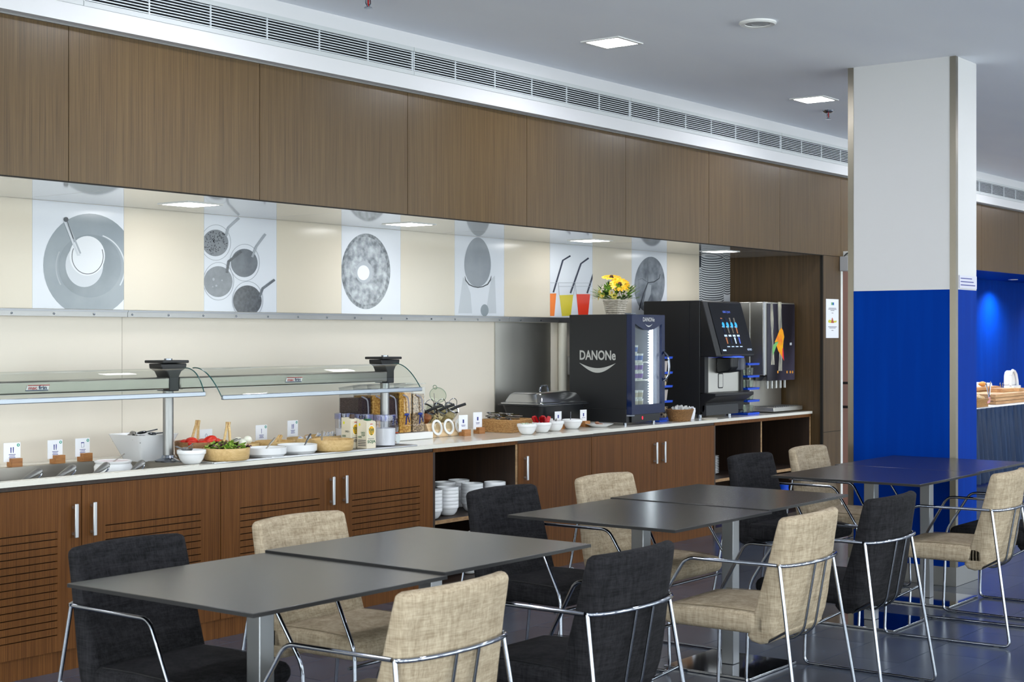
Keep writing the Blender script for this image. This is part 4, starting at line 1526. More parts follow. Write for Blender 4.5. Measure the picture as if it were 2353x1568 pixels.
def leaf(g, base, d, L, w):
    d = Vector(d).normalized()
    s_ = d.cross(Vector((0, 0, 1)))
    s_ = s_.normalized() if s_.length > 1e-3 else Vector((1, 0, 0))
    b = Vector(base)
    dr = Vector((0, 0, -0.25 * L))
    m1, m2, tip = b + d * L * 0.35, b + d * L * 0.7 + dr * 0.3, b + d * L + dr * 0.7
    g.add([b, m1 + s_ * w / 2, m2 + s_ * w * 0.4, tip, m2 - s_ * w * 0.4, m1 - s_ * w / 2], [(0, 1, 5), (1, 2, 4, 5), (2, 3, 4)])


gl, gd, gw = G(), G(), G()
for k in range(620):
    a, e = random.uniform(0, 2 * PI), random.uniform(0.0, 1.35)
    d = (math.cos(a) * math.cos(e), math.sin(a) * math.cos(e), math.sin(e))
    r = random.uniform(0.04, 0.15)
    base = (d[0] * r * 1.1, d[1] * r * 1.1, 0.105 + d[2] * r * 0.62)
    leaf(gl if k % 3 else gd, base, (d[0], d[1], d[2] + 0.3), random.uniform(0.03, 0.065), random.uniform(0.012, 0.024))
for k in range(26):
    a = random.uniform(0, 2 * PI)
    leaf(gl, (0.06 * math.cos(a), 0.06 * math.sin(a), 0.13), (math.cos(a), math.sin(a), random.uniform(0.1, 0.9)), random.uniform(0.12, 0.19), 0.010)
for k in range(90):
    a, e = random.uniform(0, 2 * PI), random.uniform(0.1, 1.1)
    c0 = random.choice(((-0.125, 0.02, 0.175), (-0.11, -0.05, 0.165), (-0.05, -0.115, 0.15), (0.06, -0.11, 0.185), (-0.09, -0.09, 0.14)))
    gw.ball((c0[0] + random.gauss(0, 0.013), c0[1] + random.gauss(0, 0.010), c0[2] + random.gauss(0, 0.013)), 0.0055, 5, 4)
for g_, m_, nm in ((gl, M_leaf, 'leaves'), (gd, M_leafd, 'dark_leaves'), (gw, M_pinkw, 'blossom')):
    part(nm, g_, m_, t)['kind'] = 'stuff'


def bloom(c, nrm, R, m, n, nm):
    nrm = Vector(nrm).normalized()
    q_ = nrm.to_track_quat('Z', 'Y').to_matrix().to_4x4()
    g = G()
    for k in range(n):
        a = 2 * PI * k / n
        ca, sa = math.cos(a), math.sin(a)
        w = R * 0.16
        pts = [(R * 0.2, 0, 0), (R * 0.6, w, 0.12 * R), (R * 0.93, w * 0.7, 0.05 * R), (R, 0, 0.0), (R * 0.93, -w * 0.7, 0.05 * R), (R * 0.6, -w, 0.12 * R)]
        lift = 0.002 * (k % 2)
        g.ngon([(x * ca - y * sa, x * sa + y * ca, z + lift) for x, y, z in pts])
    g.xf(Matrix.Translation(c) @ q_)
    o = part(nm, g, m, t, smooth=False)
    part('centre', G().lathe([(0, 0.014 * R / 0.05), (R * 0.16, 0.012 * R / 0.05), (R * 0.22, 0.0)], 12).xf(Matrix.Translation(c) @ q_), M_dco if R > 0.03 else M_ger, o)


bloom((-0.02, 0.02, 0.258), (-0.22, -0.17, 1), 0.072, M_ger, 18, 'gerbera')
bloom((-0.06, -0.075, 0.205), (-0.52, -0.40, 0.75), 0.074, M_ger, 18, 'gerbera')
for da, zz in ((-0.3, 0.15), (-0.12, 0.125), (0.75, 0.175), (-1.15, 0.155), (-1.45, 0.12), (-0.95, 0.13), (-1.6, 0.16), (0.5, 0.19)):
    ang = math.atan2(-cA, -sA) - da * -1.0
    c = (0.115 * math.cos(ang) / 1.25, 0.115 * math.sin(ang) / 1.25, zz)
    nn = (math.cos(ang), math.sin(ang), 0.25)
    bloom((c[0] * 1.25, c[1] * 1.25, c[2]), nn, 0.025, M_dais, 14, 'daisy')
part('stem', G().tube([(0, -0.02, 0.11), (0, -0.02, 0.266)], 0.003, 6), M_leafd, t)

# ============================================================ COFFEE MACHINE
KX0, KX1, KY0, KY1, KZ = 9.640, 10.225, 5.60, 6.11, 1.715
t = thing('coffee_machine', 'large black coffee machine with touch screen and steel front', 'coffee machine', (KX0, KY0, ZC))
kw, kd, kh = KX1 - KX0, KY1 - KY0, KZ - ZC
part('body', G().box(0, kw, 0.02, kd, 0.03, kh), M_blackm, t, bevel=0.006)
part('side_panel', G().box(-0.004, -0.0002, 0.11, kd - 0.004, 0.03, kh - 0.004), M_blackm, t)
# front door with slanted screen hood: profile in y,z
hood = [(0.0, kh - 0.006), (0.02, kh - 0.001), (0.02, 0.46), (-0.115, 0.455), (-0.120, 0.470)]
part('hood', G().prism(hood, lambda a, b_, d: (d, a, b_), 0.004, kw - 0.004), M_black, t, bevel=0.005)
top_, bot_ = Vector((0, -0.002, kh - 0.015)), Vector((0, -0.1215, 0.470))
up_ = (top_ - bot_).normalized()
nrm_ = Vector((1, 0, 0)).cross(up_)
so = bot_ + Vector((kw / 2 + 0.02, 0, 0)) + nrm_ * 0.003
hl = (top_ - bot_).length
scr = flat('screen', [(-0.235, 0.005), (0.262, 0.005), (0.262, hl), (-0.235, hl)], M_blackg, t, so, (1, 0, 0), up_)
E_s = lambda nm, c, s_: mat(nm, c, 0.4, emit=c, es=s_)
e_w, e_b, e_o, e_i, e_c = E_s('screen_white', (190, 210, 240), 0.28), E_s('screen_cyan', (40, 160, 230), 0.45), E_s('screen_orange', (170, 100, 56), 0.08), E_s('screen_blue', (60, 90, 190), 0.25), E_s('screen_cream', (96, 90, 80), 0.05)
text('make it yours', 0.03, e_i, scr, so + up_ * (hl * 0.83) + Vector((0.0, 0, 0)) + nrm_ * 0.001, (1, 0, 0), up_, 0.115, 0.0006)
RX, UP = Vector((1, 0, 0)), up_
for r_, vv in enumerate((0.655, 0.475, 0.275)):
    for c_ in range(4):
        o_ = so + up_ * (hl * vv) + RX * (-0.105 + 0.064 * c_) + nrm_ * 0.001
        w_ = 0.026
        cup = [(-w_ * 0.45, 0.024), (w_ * 0.45, 0.024), (w_ * 0.3, -0.026), (-w_ * 0.3, -0.026)]
        m_ = (M_navy, M_navy, e_c, e_c)[c_] if r_ == 0 else ((M_navy, e_c, e_c, e_o)[c_] if r_ == 1 else (e_o, M_navy, e_w, e_i)[c_])
        flat('cup_icon', cup, m_, scr, o_, RX, UP)
        if r_ == 0 and c_ == 0:
            flat('cup_icon', [(-0.014, 0.022), (0.014, 0.022), (0.013, 0.014), (-0.013, 0.014)], e_o, scr, o_ + nrm_ * 0.0006, RX, UP)
        if r_ == 1:
            flat('badge', ell(0.006, 0.040, 0.018, 0.022, 16), e_b, scr, o_ + nrm_ * 0.0008, RX, UP)
        flat('caption', [(-0.021, -0.052), (0.021, -0.052), (0.021, -0.045 + 0.008 * (r_ == 1)), (-0.021, -0.045 + 0.008 * (r_ == 1))], e_w, scr, o_, RX, UP)
flat('caption', [(-0.205, 0.03), (-0.155, 0.03), (-0.155, 0.042), (-0.205, 0.042)], e_w, scr, so + nrm_ * 0.001, RX, UP)
text('VITRO', 0.022, e_w, scr, so + RX * 0.205 + up_ * 0.038 + nrm_ * 0.001, RX, UP, 0.07, 0.0004)
# steel front and dispensing head
part('front_plate', G().box(0.055, kw - 0.03, -0.004, 0.0195, 0.19, 0.455), M_steel, t)
part('front_cheek', G().box(0.0, 0.055, -0.02, 0.0195, 0.19, 0.46), M_black, t)
part('front_cheek', G().box(kw - 0.03, kw, -0.02, 0.0195, 0.19, 0.46), M_black, t)
hd = part('dispensing_head', G().prism([(-0.135, 0.452), (-0.135, 0.375), (-0.105, 0.345), (-0.005, 0.33), (-0.005, 0.452)], lambda a, b_, d: (d, a, b_), 0.20, 0.40), M_black, t, bevel=0.01)
part('head_cap', G().lathe([(0.0, 0), (0.05, 0), (0.052, 0.05), (0.045, 0.09), (0, 0.09)], 24).xf(Matrix.Translation((0.345, -0.115, 0.358))), mat('grey_head', (52, 56, 70), 0.35), hd)
part('glow', G().box(0.26, 0.40, -0.130, -0.02, 0.4525, 0.4545), mat('blue_glow', (60, 90, 255), 0.4, emit=(50, 80, 255), es=6.0), t)
sp = [(a + 0.265, b_ + 0.275) for a, b_ in rrect(0.075, 0.115, 0.012)]
si = [(a + 0.265, b_ + 0.275) for a, b_ in rrect(0.058, 0.098, 0.008)]
part('spout_frame', G().prism(sp, lambda a, b_, d: (a, d, b_), -0.0055, -0.0042), M_black, t)
part('spout_window', G().prism(si, lambda a, b_, d: (a, d, b_), -0.0068, -0.0056), M_steel, t)
part('lock', G().lathe([(0, 0), (0.014, 0), (0.014, 0.004), (0.007, 0.006), (0, 0.006)], 16).xf(Matrix.Translation((0.022, -0.0205 - 0.02, 0.51)) @ Matrix.Rotation(PI / 2, 4, 'X')), M_chrome, t)
part('drip_tray', G().prism([(0.019, 0.045), (0.019, 0.188), (-0.115, 0.188), (-0.115, 0.165), (-0.03, 0.115), (-0.02, 0.045)], lambda a, b_, d: (d, a, b_), 0.0, kw), M_black, t, bevel=0.006)
part('base_front', G().box(0.0, kw - 0.10, -0.035, 0.0, 0.022, 0.10), mat('grey_base', (44, 46, 50), 0.45), t, bevel=0.003)
for x, y in ((0.06, 0.06), (kw - 0.08, 0.06), (0.06, kd - 0.06), (kw - 0.06, kd - 0.06)):
    part('foot', G().lathe([(0.02, 0.0), (0.02, 0.03)], 14, (x, y, 0)), M_chromed, t)

# ============================================================ JUICE DISPENSER
JX0, JX1, JY0, JY1, JZ = 10.595, 11.135, 5.60, 6.12, 1.722
t = thing('juice_dispenser', 'stainless steel juice dispenser with a fruit picture and four taps', 'juice dispenser', (JX0, JY0, ZC))
jw, jd, jh = JX1 - JX0, JY1 - JY0, JZ - ZC
part('body', G().box(0, jw, 0.12, jd, 0.012, jh), M_steel, t, bevel=0.004)
part('cabinet', G().box(0, jw, 0.0, 0.119, 0.30, jh), M_steel, t, bevel=0.006)
part('edge_trim', G().box(-0.003, 0.022, -0.003, 0.0, 0.30, jh), M_alu, t)
pic = part('picture_panel', G().box(0.055, jw - 0.012, -0.006, -0.0005, 0.255, jh - 0.012), mat('dark_picture', (26, 24, 34), 0.18, noise=((3, 3, 1), (70, 66, 84), 1, 0.45, 0.7)), t)
P_sp = mat('picture_splash', (206, 200, 176), 0.2, noise=((60, 60, 8), (120, 120, 116), 3, 0.4, 0.6))
def jp(u, v):
    a = at_y(1630 + u / 9.2227, 690 + v / 9.2227, JY0 - 0.007)
    return a.x - JX0, a.z - ZC
def jflat(name, pts, m, k):
    part(name, G().ngon([(jp(a, b_)[0], -0.0064 - 0.0004 * k, jp(a, b_)[1]) for a, b_ in pts]), m, pic, smooth=False)
jflat('splash', [(1300, 60), (1340, 60), (1360, 400), (1355, 800), (1380, 1370), (1310, 1370), (1330, 900), (1300, 400)], P_sp, 1)
jflat('splash', [(1450, 40), (1525, 40), (1535, 500), (1545, 1000), (1540, 1500), (1465, 1500), (1490, 1000), (1465, 500)], P_sp, 2)
jflat('fruit', [(1525, 580), (1560, 640), (1585, 780), (1570, 860), (1560, 980), (1582, 1290), (1530, 1190), (1460, 1080), (1420, 960), (1450, 880), (1380, 895), (1430, 780), (1480, 650)], mat('fruit_orange', (250, 176, 30), 0.25, noise=((9, 9, 9), (240, 120, 50), 2, 0.45, 0.65)), 3)
jflat('fruit', [(1545, 1040), (1560, 1000), (1582, 1290), (1545, 1210)], mat('fruit_red', (226, 50, 70), 0.25), 4)
jflat('leaf', [(1465, 885), (1400, 895), (1350, 960), (1335, 1050), (1345, 1180), (1380, 1080), (1420, 970)], mat('fruit_leaf', (120, 186, 110), 0.25), 4)
jflat('logo', [(1705, 905), (1745, 900), (1745, 955), (1705, 955)], P_wht, 1)
for u in (1450, 1645, 1715, 1762):
    jflat('tap_icon', ell(u, 1525, 14, 30, 12), mat('icon_orange', (236, 160, 60), 0.3), 3)
for k in range(5):
    x = 0.16 + 0.075 * k
    part('tap', G().lathe([(0.011, 0.0), (0.011, 0.12), (0.014, 0.121), (0.014, 0.13)], 14, (x, 0.05, 0.19)), M_steeld, t)
part('tap_block', G().prism([(0.02, 0.29), (0.10, 0.29), (0.10, 0.255), (0.05, 0.255)], lambda a, b_, d: (d, a, b_), 0.06, jw - 0.02), M_steeld, t)
part('lock', G().lathe([(0, 0), (0.013, 0), (0.013, 0.006), (0, 0.008)], 14).xf(Matrix.Translation((0.0, 0.20, 0.56)) @ Matrix.Rotation(-PI / 2, 4, 'Y')), M_chrome, t)
dt = part('drip_tray', G().box(0.04, jw + 0.0, -0.07, 0.118, 0.012, 0.045), M_steel, t, bevel=0.003)
g = G()
for k in range(12):
    g.box(0.06 + 0.038 * k, 0.085 + 0.038 * k, -0.06, 0.11, 0.0455, 0.050)
part('grid', g, M_steeld, dt)
for x, y in ((0.05, 0.15), (jw - 0.05, 0.15), (0.05, jd - 0.05), (jw - 0.05, jd - 0.05)):
    part('foot', G().lathe([(0.018, 0.0), (0.018, 0.012)], 12, (x, y, 0)), M_black, t)


# ============================================================ BLUE TIERED RACKS
def rack(x, y, w, d, zs, label, post=True):
    t = thing('tier_rack', label, 'rack', (x, y, ZC), 0, 'blue tiered racks')
    for z in zs:
        part('tray', G().box(-w / 2 + 0.01, w / 2 - 0.01, -d / 2 + 0.01, d / 2 - 0.01, z, z + 0.004).prism([(-w / 2 + 0.008, z), (-w / 2, z + 0.016), (-w / 2 + 0.003, z + 0.016), (-w / 2 + 0.011, z)], lambda a, b_, dd: (a, dd, b_), -d / 2, d / 2).prism([(w / 2 - 0.008, z), (w / 2, z + 0.016), (w / 2 - 0.003, z + 0.016), (w / 2 - 0.011, z)], lambda a, b_, dd: (a, dd, b_), -d / 2, d / 2).box(-w / 2 + 0.008, w / 2 - 0.008, -d / 2, -d / 2 + 0.004, z, z + 0.016).box(-w / 2 + 0.008, w / 2 - 0.008, d / 2 - 0.004, d / 2, z, z + 0.016), M_bluep, t)
    part('post', G().lathe([(0.006, 0.001), (0.006, zs[-1] + 0.05)], 8, (0, d / 2 - 0.02, 0)), M_chromed, t)
    return t


RX0, RY0 = 10.36, 5.66
rz = (0.001, 0.100, 0.195, 0.29)
rack(RX0, RY0, 0.20, 0.20, rz + (0.385,), 'blue tiered rack of glasses between coffee machine and juice dispenser')
gm = G().lathe([(0.0, 0.002), (0.022, 0.002), (0.028, 0.07), (0.026, 0.07), (0.021, 0.006), (0.0, 0.006)], 16, cap=False).mesh('glass')
gm.materials.append(M_glass)
tier = ('bottom', 'second', 'third', 'fourth')
for k, z in enumerate(rz):
    for i, (dx, dy, wd) in enumerate(((-0.05, -0.06, 'front left'), (0.015, -0.06, 'front middle'), (-0.05, 0.015, 'rear left'), (0.015, 0.015, 'rear middle'))):
        o = bpy.data.objects.new('drinking_glass', gm)
        COL.objects.link(o)
        o.location = (RX0 + dx, RY0 + dy, ZC + z + 0.005)
        tag(o, 'small clear glass, %s on the %s tier of the blue rack' % (wd, tier[k]), 'glass', 'glasses on the blue rack')
R2X, R2Y = 9.33, 5.83
rz2 = (0.001, 0.125, 0.235, 0.335, 0.445)
rack(R2X, R2Y, 0.22, 0.20, rz2, 'blue tiered rack of paper cups between fridge and coffee machine')
gc = G().lathe([(0.0, 0.0), (0.026, 0.0), (0.037, 0.085), (0.039, 0.087), (0.037, 0.089), (0.0, 0.085)], 20)
cmA = mat('brown_printed_cup', (196, 178, 146), 0.5, noise=((40, 40, 40), (60, 50, 40), 2, 0.5, 0.55))
cmB = mat('cream_cup', (206, 196, 190), 0.5)
for k in range(4):
    for i, (dx, dy, wd) in enumerate(((-0.05, -0.05, 'left'), (0.05, -0.05, 'right'))):
        me = gc.mesh('paper_cup')
        o = link('paper_cup', me, cmB if k % 2 else cmA)
        o.location = (R2X + dx, R2Y + dy, ZC + rz2[k] + 0.005)
        tag(o, 'paper cup on the %s tier of the blue rack by the fridge, %s side' % (tier[k], wd), 'cup', 'paper cups on the blue rack')


# ============================================================ THINGS ON THE WORKTOP
def xy(u, v, z=ZC):
    a = at_z(u, v, z)
    return a.x, a.y


def uy(u, y):
    return at_uy(u, y), y


# ---- printed cards in oak blocks
def card(x, y, z, label, icon, rz=0.0, w=0.083, h=0.088, sticker=False, block=True, lift=0.024, lines=3):
    t = thing('sign_card', label, 'sign card', (x, y, z), rz, 'white cards in oak blocks')
    if block:
        part('block', G().prism([(-0.026, 0.0005), (0.026, 0.0005), (0.026, 0.040), (-0.026, 0.040)], lambda a, b_, d: (a + 0.012, d, b_), -0.030, -0.003).box(-0.014, 0.038, -0.0028, 0.022, 0.0005, 0.022), M_block, t)
    b0 = lift
    cd_ = part('card', G().box(-w / 2, w / 2, -0.002, -0.0002, b0, b0 + h), M_paper, t) if False else part('card', G().box(-w / 2, w / 2, 0.0225, 0.024, b0 - 0.004, b0 + h) if not block else G().box(-w / 2, w / 2, -0.0026, -0.0006, b0, b0 + h), M_paper, t)
    yf = 0.0222 if not block else -0.0030
    def fl(nm, pts, m):
        part(nm, G().ngon([(a, yf, b_) for a, b_ in pts]), m, cd_, smooth=False)
    zc = b0 + h * 0.62
    if icon == 'cutlery':
        fl('icon', [(-0.009, zc + 0.012), (-0.003, zc + 0.012), (-0.004, zc - 0.014), (-0.008, zc - 0.014)], M_ink)
        fl('icon', [(0.003, zc + 0.013), (0.008, zc + 0.013), (0.008, zc), (0.007, zc - 0.014), (0.004, zc - 0.014), (0.003, zc)], M_ink)
    elif icon == 'jar':
        part('icon', G().tube([(-0.008, yf, zc + 0.010), (0.008, yf, zc + 0.010), (0.008, yf, zc - 0.010), (-0.008, yf, zc - 0.010)], 0.0009, 4, True), M_ink, cd_)
        fl('icon', [(-0.009, zc + 0.010), (0.009, zc + 0.010), (0.009, zc + 0.014), (-0.009, zc + 0.014)], M_ink)
    elif icon == 'egg':
        part('icon', G().tube([(0.0065 * math.cos(a), yf, zc + 0.010 * math.sin(a)) for a in [2 * PI * k / 14 for k in range(14)]], 0.0008, 4, True), M_ink, cd_)
    elif icon == 'knife':
        fl('icon', [(-0.002, zc + 0.013), (0.002, zc + 0.013), (0.002, zc - 0.013), (-0.001, zc - 0.013)], M_ink)
    else:
        fl('icon', [(-0.006, zc + 0.010), (0.006, zc + 0.010), (0.006, zc - 0.012), (-0.006, zc - 0.012)], M_ink)
    for k in range(lines):
        ww = (0.017, 0.014, 0.016)[k % 3]
        zz = b0 + h * 0.36 - 0.007 * k
        fl('text_line', [(-ww, zz), (ww, zz), (ww, zz + 0.0028), (-ww, zz + 0.0028)], M_ink)
    if sticker:
        fl('sticker', ell(w / 2 - 0.011, b0 + h - 0.012, 0.0075, 0.0075, 18), M_teal)
        part('sticker_mark', G().box(w / 2 - 0.013, w / 2 - 0.009, yf - 0.0006, yf - 0.0001, b0 + h - 0.016, b0 + h - 0.008), M_paper, cd_)
    return t


zr_ = ZC + 0.0032
x, y = xy(39, 1076, ZC)
card(x, 6.062, zr_, 'white card with cutlery icon in an oak block, leftmost above the food well', 'cutlery', -0.12, sticker=True)
x = at_uy(126, 6.062)
card(x, 6.062, zr_, 'white card with cutlery icon in an oak block, second from the left', 'cutlery', 0.0, sticker=True)
x = at_uy(189, 6.062)
card(x, 6.062, zr_, 'white card with jar icon in an oak block beside the square bowl', 'jar', 0.0, sticker=True)

# ---- serving spoons / ladle handles in the well, crock
for k, (ua, va, ub, vb) in enumerate(((50, 1106, 93, 1080), (129, 1099, 171, 1072), (214, 1091, 248, 1066), (300, 1085, 329, 1061))):
    ya = WY0 + 0.09
    A_ = at_y(ua, va, ya)
    B_ = at_y(ub, vb, ya)
    t = thing('serving_spoon', 'steel serving spoon handle leaning out of the food well, number %s from the left' % ('one', 'two', 'three', 'four')[k], 'spoon', (A_.x, ya, A_.z), 0, 'steel spoons in the food well')
    d = B_ - A_
    g = G()
    rings = []
    for s_, hw_, ht in ((0, 0.008, 0.012), (0.3, 0.014, 0.018), (0.7, 0.020, 0.024), (0.9, 0.022, 0.024), (0.98, 0.018, 0.020), (1.04, 0.008, 0.010)):
        c_ = d * s_
        pr = Vector((-d.z, 0, d.x)).normalized()
        rings.append([c_ + pr * ht * math.cos(a) * 0.55 + Vector((0, 1, 0)) * hw_ * math.sin(a) for a in [2 * PI * i / 10 for i in range(10)]])
    loft(g, rings)
    part('handle', g, M_steeld, t)
    part('hook', G().tube(fillet([d * 1.0, d * 1.02 + Vector((0.006, 0, -0.02)), d * 0.8 + Vector((0.004, 0, -0.030)), d * 0.55 + Vector((0.0, 0, -0.030))], 0.012), 0.004, 8), M_chrome, t)
    part('bowl', G().ball((d.x * -0.55, 0, d.z * -0.55 - 0.028), (0.035, 0.028, 0.012)).tube([d * 0.02, d * -0.4 + Vector((0, 0, -0.02))], 0.005), M_steel_h, t)
x, y = at_uy(260, 5.74), 5.74
t = thing('crock_pot', 'white crock pot with a red smear, standing in the food well', 'pot', (x, y, ZC - 0.0545))
part('pot', G().lathe([(0.0, 0.0), (0.07, 0.0), (0.085, 0.015), (0.088, 0.056), (0.080, 0.069), (0.086, 0.075), (0.087, 0.081), (0.083, 0.083), (0.077, 0.079), (0.078, 0.06), (0.0, 0.058)], 36), M_por, t)
part('sauce', G().lathe([(0.0, 0.062), (0.0765, 0.062)], 30, cap=False), mat('tomato_sauce', (190, 60, 40), 0.3), t)
part('spoon', G().tube([(-0.02, 0, 0.064), (0.08, 0.02, 0.108)], 0.003), M_steel_h, t)

# ---- square white bowl with spoons
x, y = uy(330, 5.885)
t = thing('square_bowl', 'white flared square bowl full of dark cutlery beside the post', 'bowl', (x, y, ZC + 0.0005), 0.0)
def sq(w, z):
    return [(a, b_, z) for a, b_ in rrect(w, w, 0.012 * w / 0.15, 3)]
rings = [sq(0.135, 0.0), sq(0.14, 0.004), sq(0.245, 0.128), sq(0.250, 0.131), sq(0.244, 0.132), sq(0.225, 0.112), sq(0.13, 0.010)]
g = loft(G(), rings)
part('bowl', g, M_por, t)
part('filling', G().box(-0.105, 0.105, -0.105, 0.105, 0.095, 0.1), mat('dark_filling', (60, 58, 56), 0.6), t)
random.seed(5)
spoons = []
for k in range(9):
    a = random.uniform(0, PI)
    o_ = Vector((x + random.uniform(-0.05, 0.05), y + random.uniform(-0.05, 0.05), ZC + 0.108 + 0.004 * k))
    g = G().ball((0, 0, 0), (0.026, 0.016, 0.007), 12, 6).tube([(0.022, 0, 0), (0.075, 0, 0.004)], 0.003, 6)
    o = part('teaspoon', g, M_steeld if k % 2 else M_chromed, loc=o_, rot=(random.uniform(-0.3, 0.3), random.uniform(-0.2, 0.2), a * 2))
    tag(o, 'dark steel spoon lying in the white square bowl', 'spoon', 'spoons in the square bowl')

# ---- round bowls
def bowl_white(x, y, z, R, h, label, name='white_bowl', group='white stacking bowls on the worktop'):
    prof = [(0.0, 0.001), (R * 0.48, 0.001), (R * 0.62, h * 0.10), (R * 0.80, h * 0.34), (R * 0.90, h * 0.60), (R * 0.93, h * 0.70), (R * 0.985, h * 0.715), (R, h * 0.74), (R, h * 0.985), (R * 0.985, h), (R * 0.955, h * 0.985), (R * 0.93, h * 0.75), (R * 0.84, h * 0.45), (R * 0.6, h * 0.14), (0, h * 0.09)]
    o = part(name, G().lathe(prof, 36), M_por, loc=(x, y, z), angle=50)
    return tag(o, label, 'bowl', group)


def bamboo_bowl(x, y, z, R, h, label, m=None, oval=1.0, rz=0.0):
    prof = [(0.0, 0.0005), (R * 0.88, 0.0005), (R * 0.96, h * 0.15), (R * 0.99, h * 0.55), (R, h), (R * 0.97, h), (R * 0.955, h * 0.6), (R * 0.9, h * 0.14), (0, h * 0.10)]
    o = part('wooden_bowl', G().lathe(prof, 40, sx=oval), m or M_bam, loc=(x, y, z), rot=(0, 0, rz), angle=50)
    return tag(o, label, 'bowl', 'wooden serving bowls')


x, y = uy(440, 5.545)
bowl_white(x, y, ZC, 0.069, 0.069, 'white bowl of teaspoons in front of the tomatoes')
for k in range(5):
    g = G().ball((0, 0, 0), (0.022, 0.014, 0.006), 12, 6).tube([(0.018, 0, 0), (0.06, 0, 0.008)], 0.0025, 6)
    o = part('teaspoon', g, M_steeld, loc=(x + random.uniform(-0.025, 0.025), y + random.uniform(-0.025, 0.025), ZC + 0.062 + 0.003 * k), rot=(0.2, -0.2, random.uniform(0, 6)))
    tag(o, 'steel teaspoon in the white bowl before the tomatoes', 'spoon', 'teaspoons in the white bowl')
TX, TY = uy(462, 5.80)
bamboo_bowl(TX, TY, ZP, 0.132, 0.078, 'brown wooden bowl of cut tomatoes behind the spoon bowl', M_bamd)
random.seed(21)
tl = ['largest round tomato half in the wooden bowl, at its left', 'tomato wedge standing up in the middle of the wooden bowl']
for k, (dx, dy, dz, rr, wedge) in enumerate(((-0.085, -0.03, 0.082, 0.028, 0), (-0.02, -0.085, 0.080, 0.030, 1), (0.03, -0.06, 0.075, 0.026, 0), (0.07, -0.03, 0.072, 0.026, 0), (-0.06, -0.085, 0.072, 0.024, 0), (-0.095, 0.01, 0.073, 0.024, 0), (-0.1, -0.05, 0.070, 0.022, 0), (0.0, 0.0, 0.066, 0.028, 0), (0.055, 0.05, 0.066, 0.026, 0), (-0.03, 0.06, 0.066, 0.026, 0))):
    g = G().ball((0, 0, 0), (rr * 1.15, rr, rr * 0.72) if not wedge else (rr * 1.35, rr * 0.7, rr * 0.9), 14, 8)
    o = part('tomato_piece', g, M_red, loc=(TX + dx, TY + dy, ZP + dz), rot=(0, -0.5 if wedge else 0.1, -0.6))
    tag(o, tl[k] if k < 2 else 'cut tomato piece in the brown wooden bowl', 'tomato', 'tomato pieces in the wooden bowl')
part_fill = part('tomato_bed', G().lathe([(0.0, 0.052), (0.118, 0.050)], 24, cap=False), M_red, bpy.data.objects[[o.name for o in COL.objects if o.get('label') == 'brown wooden bowl of cut tomatoes behind the spoon bowl'][0]])


def tongs(p, q, label, w=0.016):
    p, q = Vector(p), Vector(q)
    t = thing('wooden_tongs', label, 'tongs', p, 0, 'wooden tongs standing in bowls')
    d = q - p
    side = Vector((cA, -sA, 0))
    for s_ in (-1, 1):
        part('arm', G().strip([side * s_ * 0.016, d * 0.5 + side * s_ * 0.010, d * 0.78 + side * s_ * 0.0055, d + side * s_ * 0.0055], [0.009, 0.010, 0.011, 0.012], 0.010), M_bam, t)
    part('spacer', G().strip([d * 0.76, d * 1.0], 0.008, 0.009), M_bamd, t)


a = at_y(446, 1018, 5.80)
b_ = at_y(455, 966, 5.80)
tongs(a, b_, 'wooden tongs standing in the tomato bowl')
SX, SY = uy(521, 5.525)
bamboo_bowl(SX, SY, ZP, 0.112, 0.062, 'bamboo bowl of mixed salad leaves')
g1, g2 = G(), G()
random.seed(8)
for k in range(110):
    a, r = random.uniform(0, 2 * PI), 0.095 * math.sqrt(random.random())
    c_ = Vector((r * math.cos(a), r * math.sin(a), 0.056 + random.uniform(0, 0.046) * (1 - r / 0.12)))
    gg = g2 if k % 4 == 0 else g1
    L = random.uniform(0.03, 0.055)
    w_ = random.uniform(0.02, 0.035)
    rot = Matrix.Rotation(random.uniform(0, 6.28), 4, 'Z') @ Matrix.Rotation(random.uniform(-0.7, 0.4), 4, 'Y') @ Matrix.Rotation(random.uniform(-0.6, 0.6), 4, 'X')
    vs, fs = [], []
    for i in range(4):
        for j_ in range(4):
            uu, vv = i / 3 - 0.5, j_ / 3 - 0.5
            zz = 0.007 * math.sin(uu * 9 + k) * math.cos(vv * 8) + random.uniform(-0.003, 0.003)
            ed = 1 - 0.5 * abs(uu) ** 2
            vs.append(c_ + rot @ Vector((uu * L, vv * w_ * ed, zz)))
    for i in range(3):
        for j_ in range(3):
            fs.append((i * 4 + j_, i * 4 + j_ + 1, i * 4 + j_ + 5, i * 4 + j_ + 4))
    gg.add(vs, fs)
sal = thing('salad', 'mixed green and purple salad leaves heaped in the bamboo bowl', 'salad', (SX, SY, ZP))
part('green_leaves', g1, M_green, sal)['kind'] = 'stuff'
part('purple_leaves', g2, M_purple, sal)['kind'] = 'stuff'
a = at_y(521, 1022, 5.55)
b_ = at_y(524.5, 970, 5.55)
tongs(a, b_, 'wooden tongs standing upright in the salad bowl')
x, y = uy(473, 5.93)
card(x, y, ZC + 0.003, 'white card with egg icon behind the tomatoes', 'egg', 0.0, sticker=False, block=True, lift=0.040)
EX, EY = uy(556, 5.80)
bamboo_bowl(EX, EY, ZP, 0.088, 0.052, 'small bamboo bowl of peeled boiled eggs')
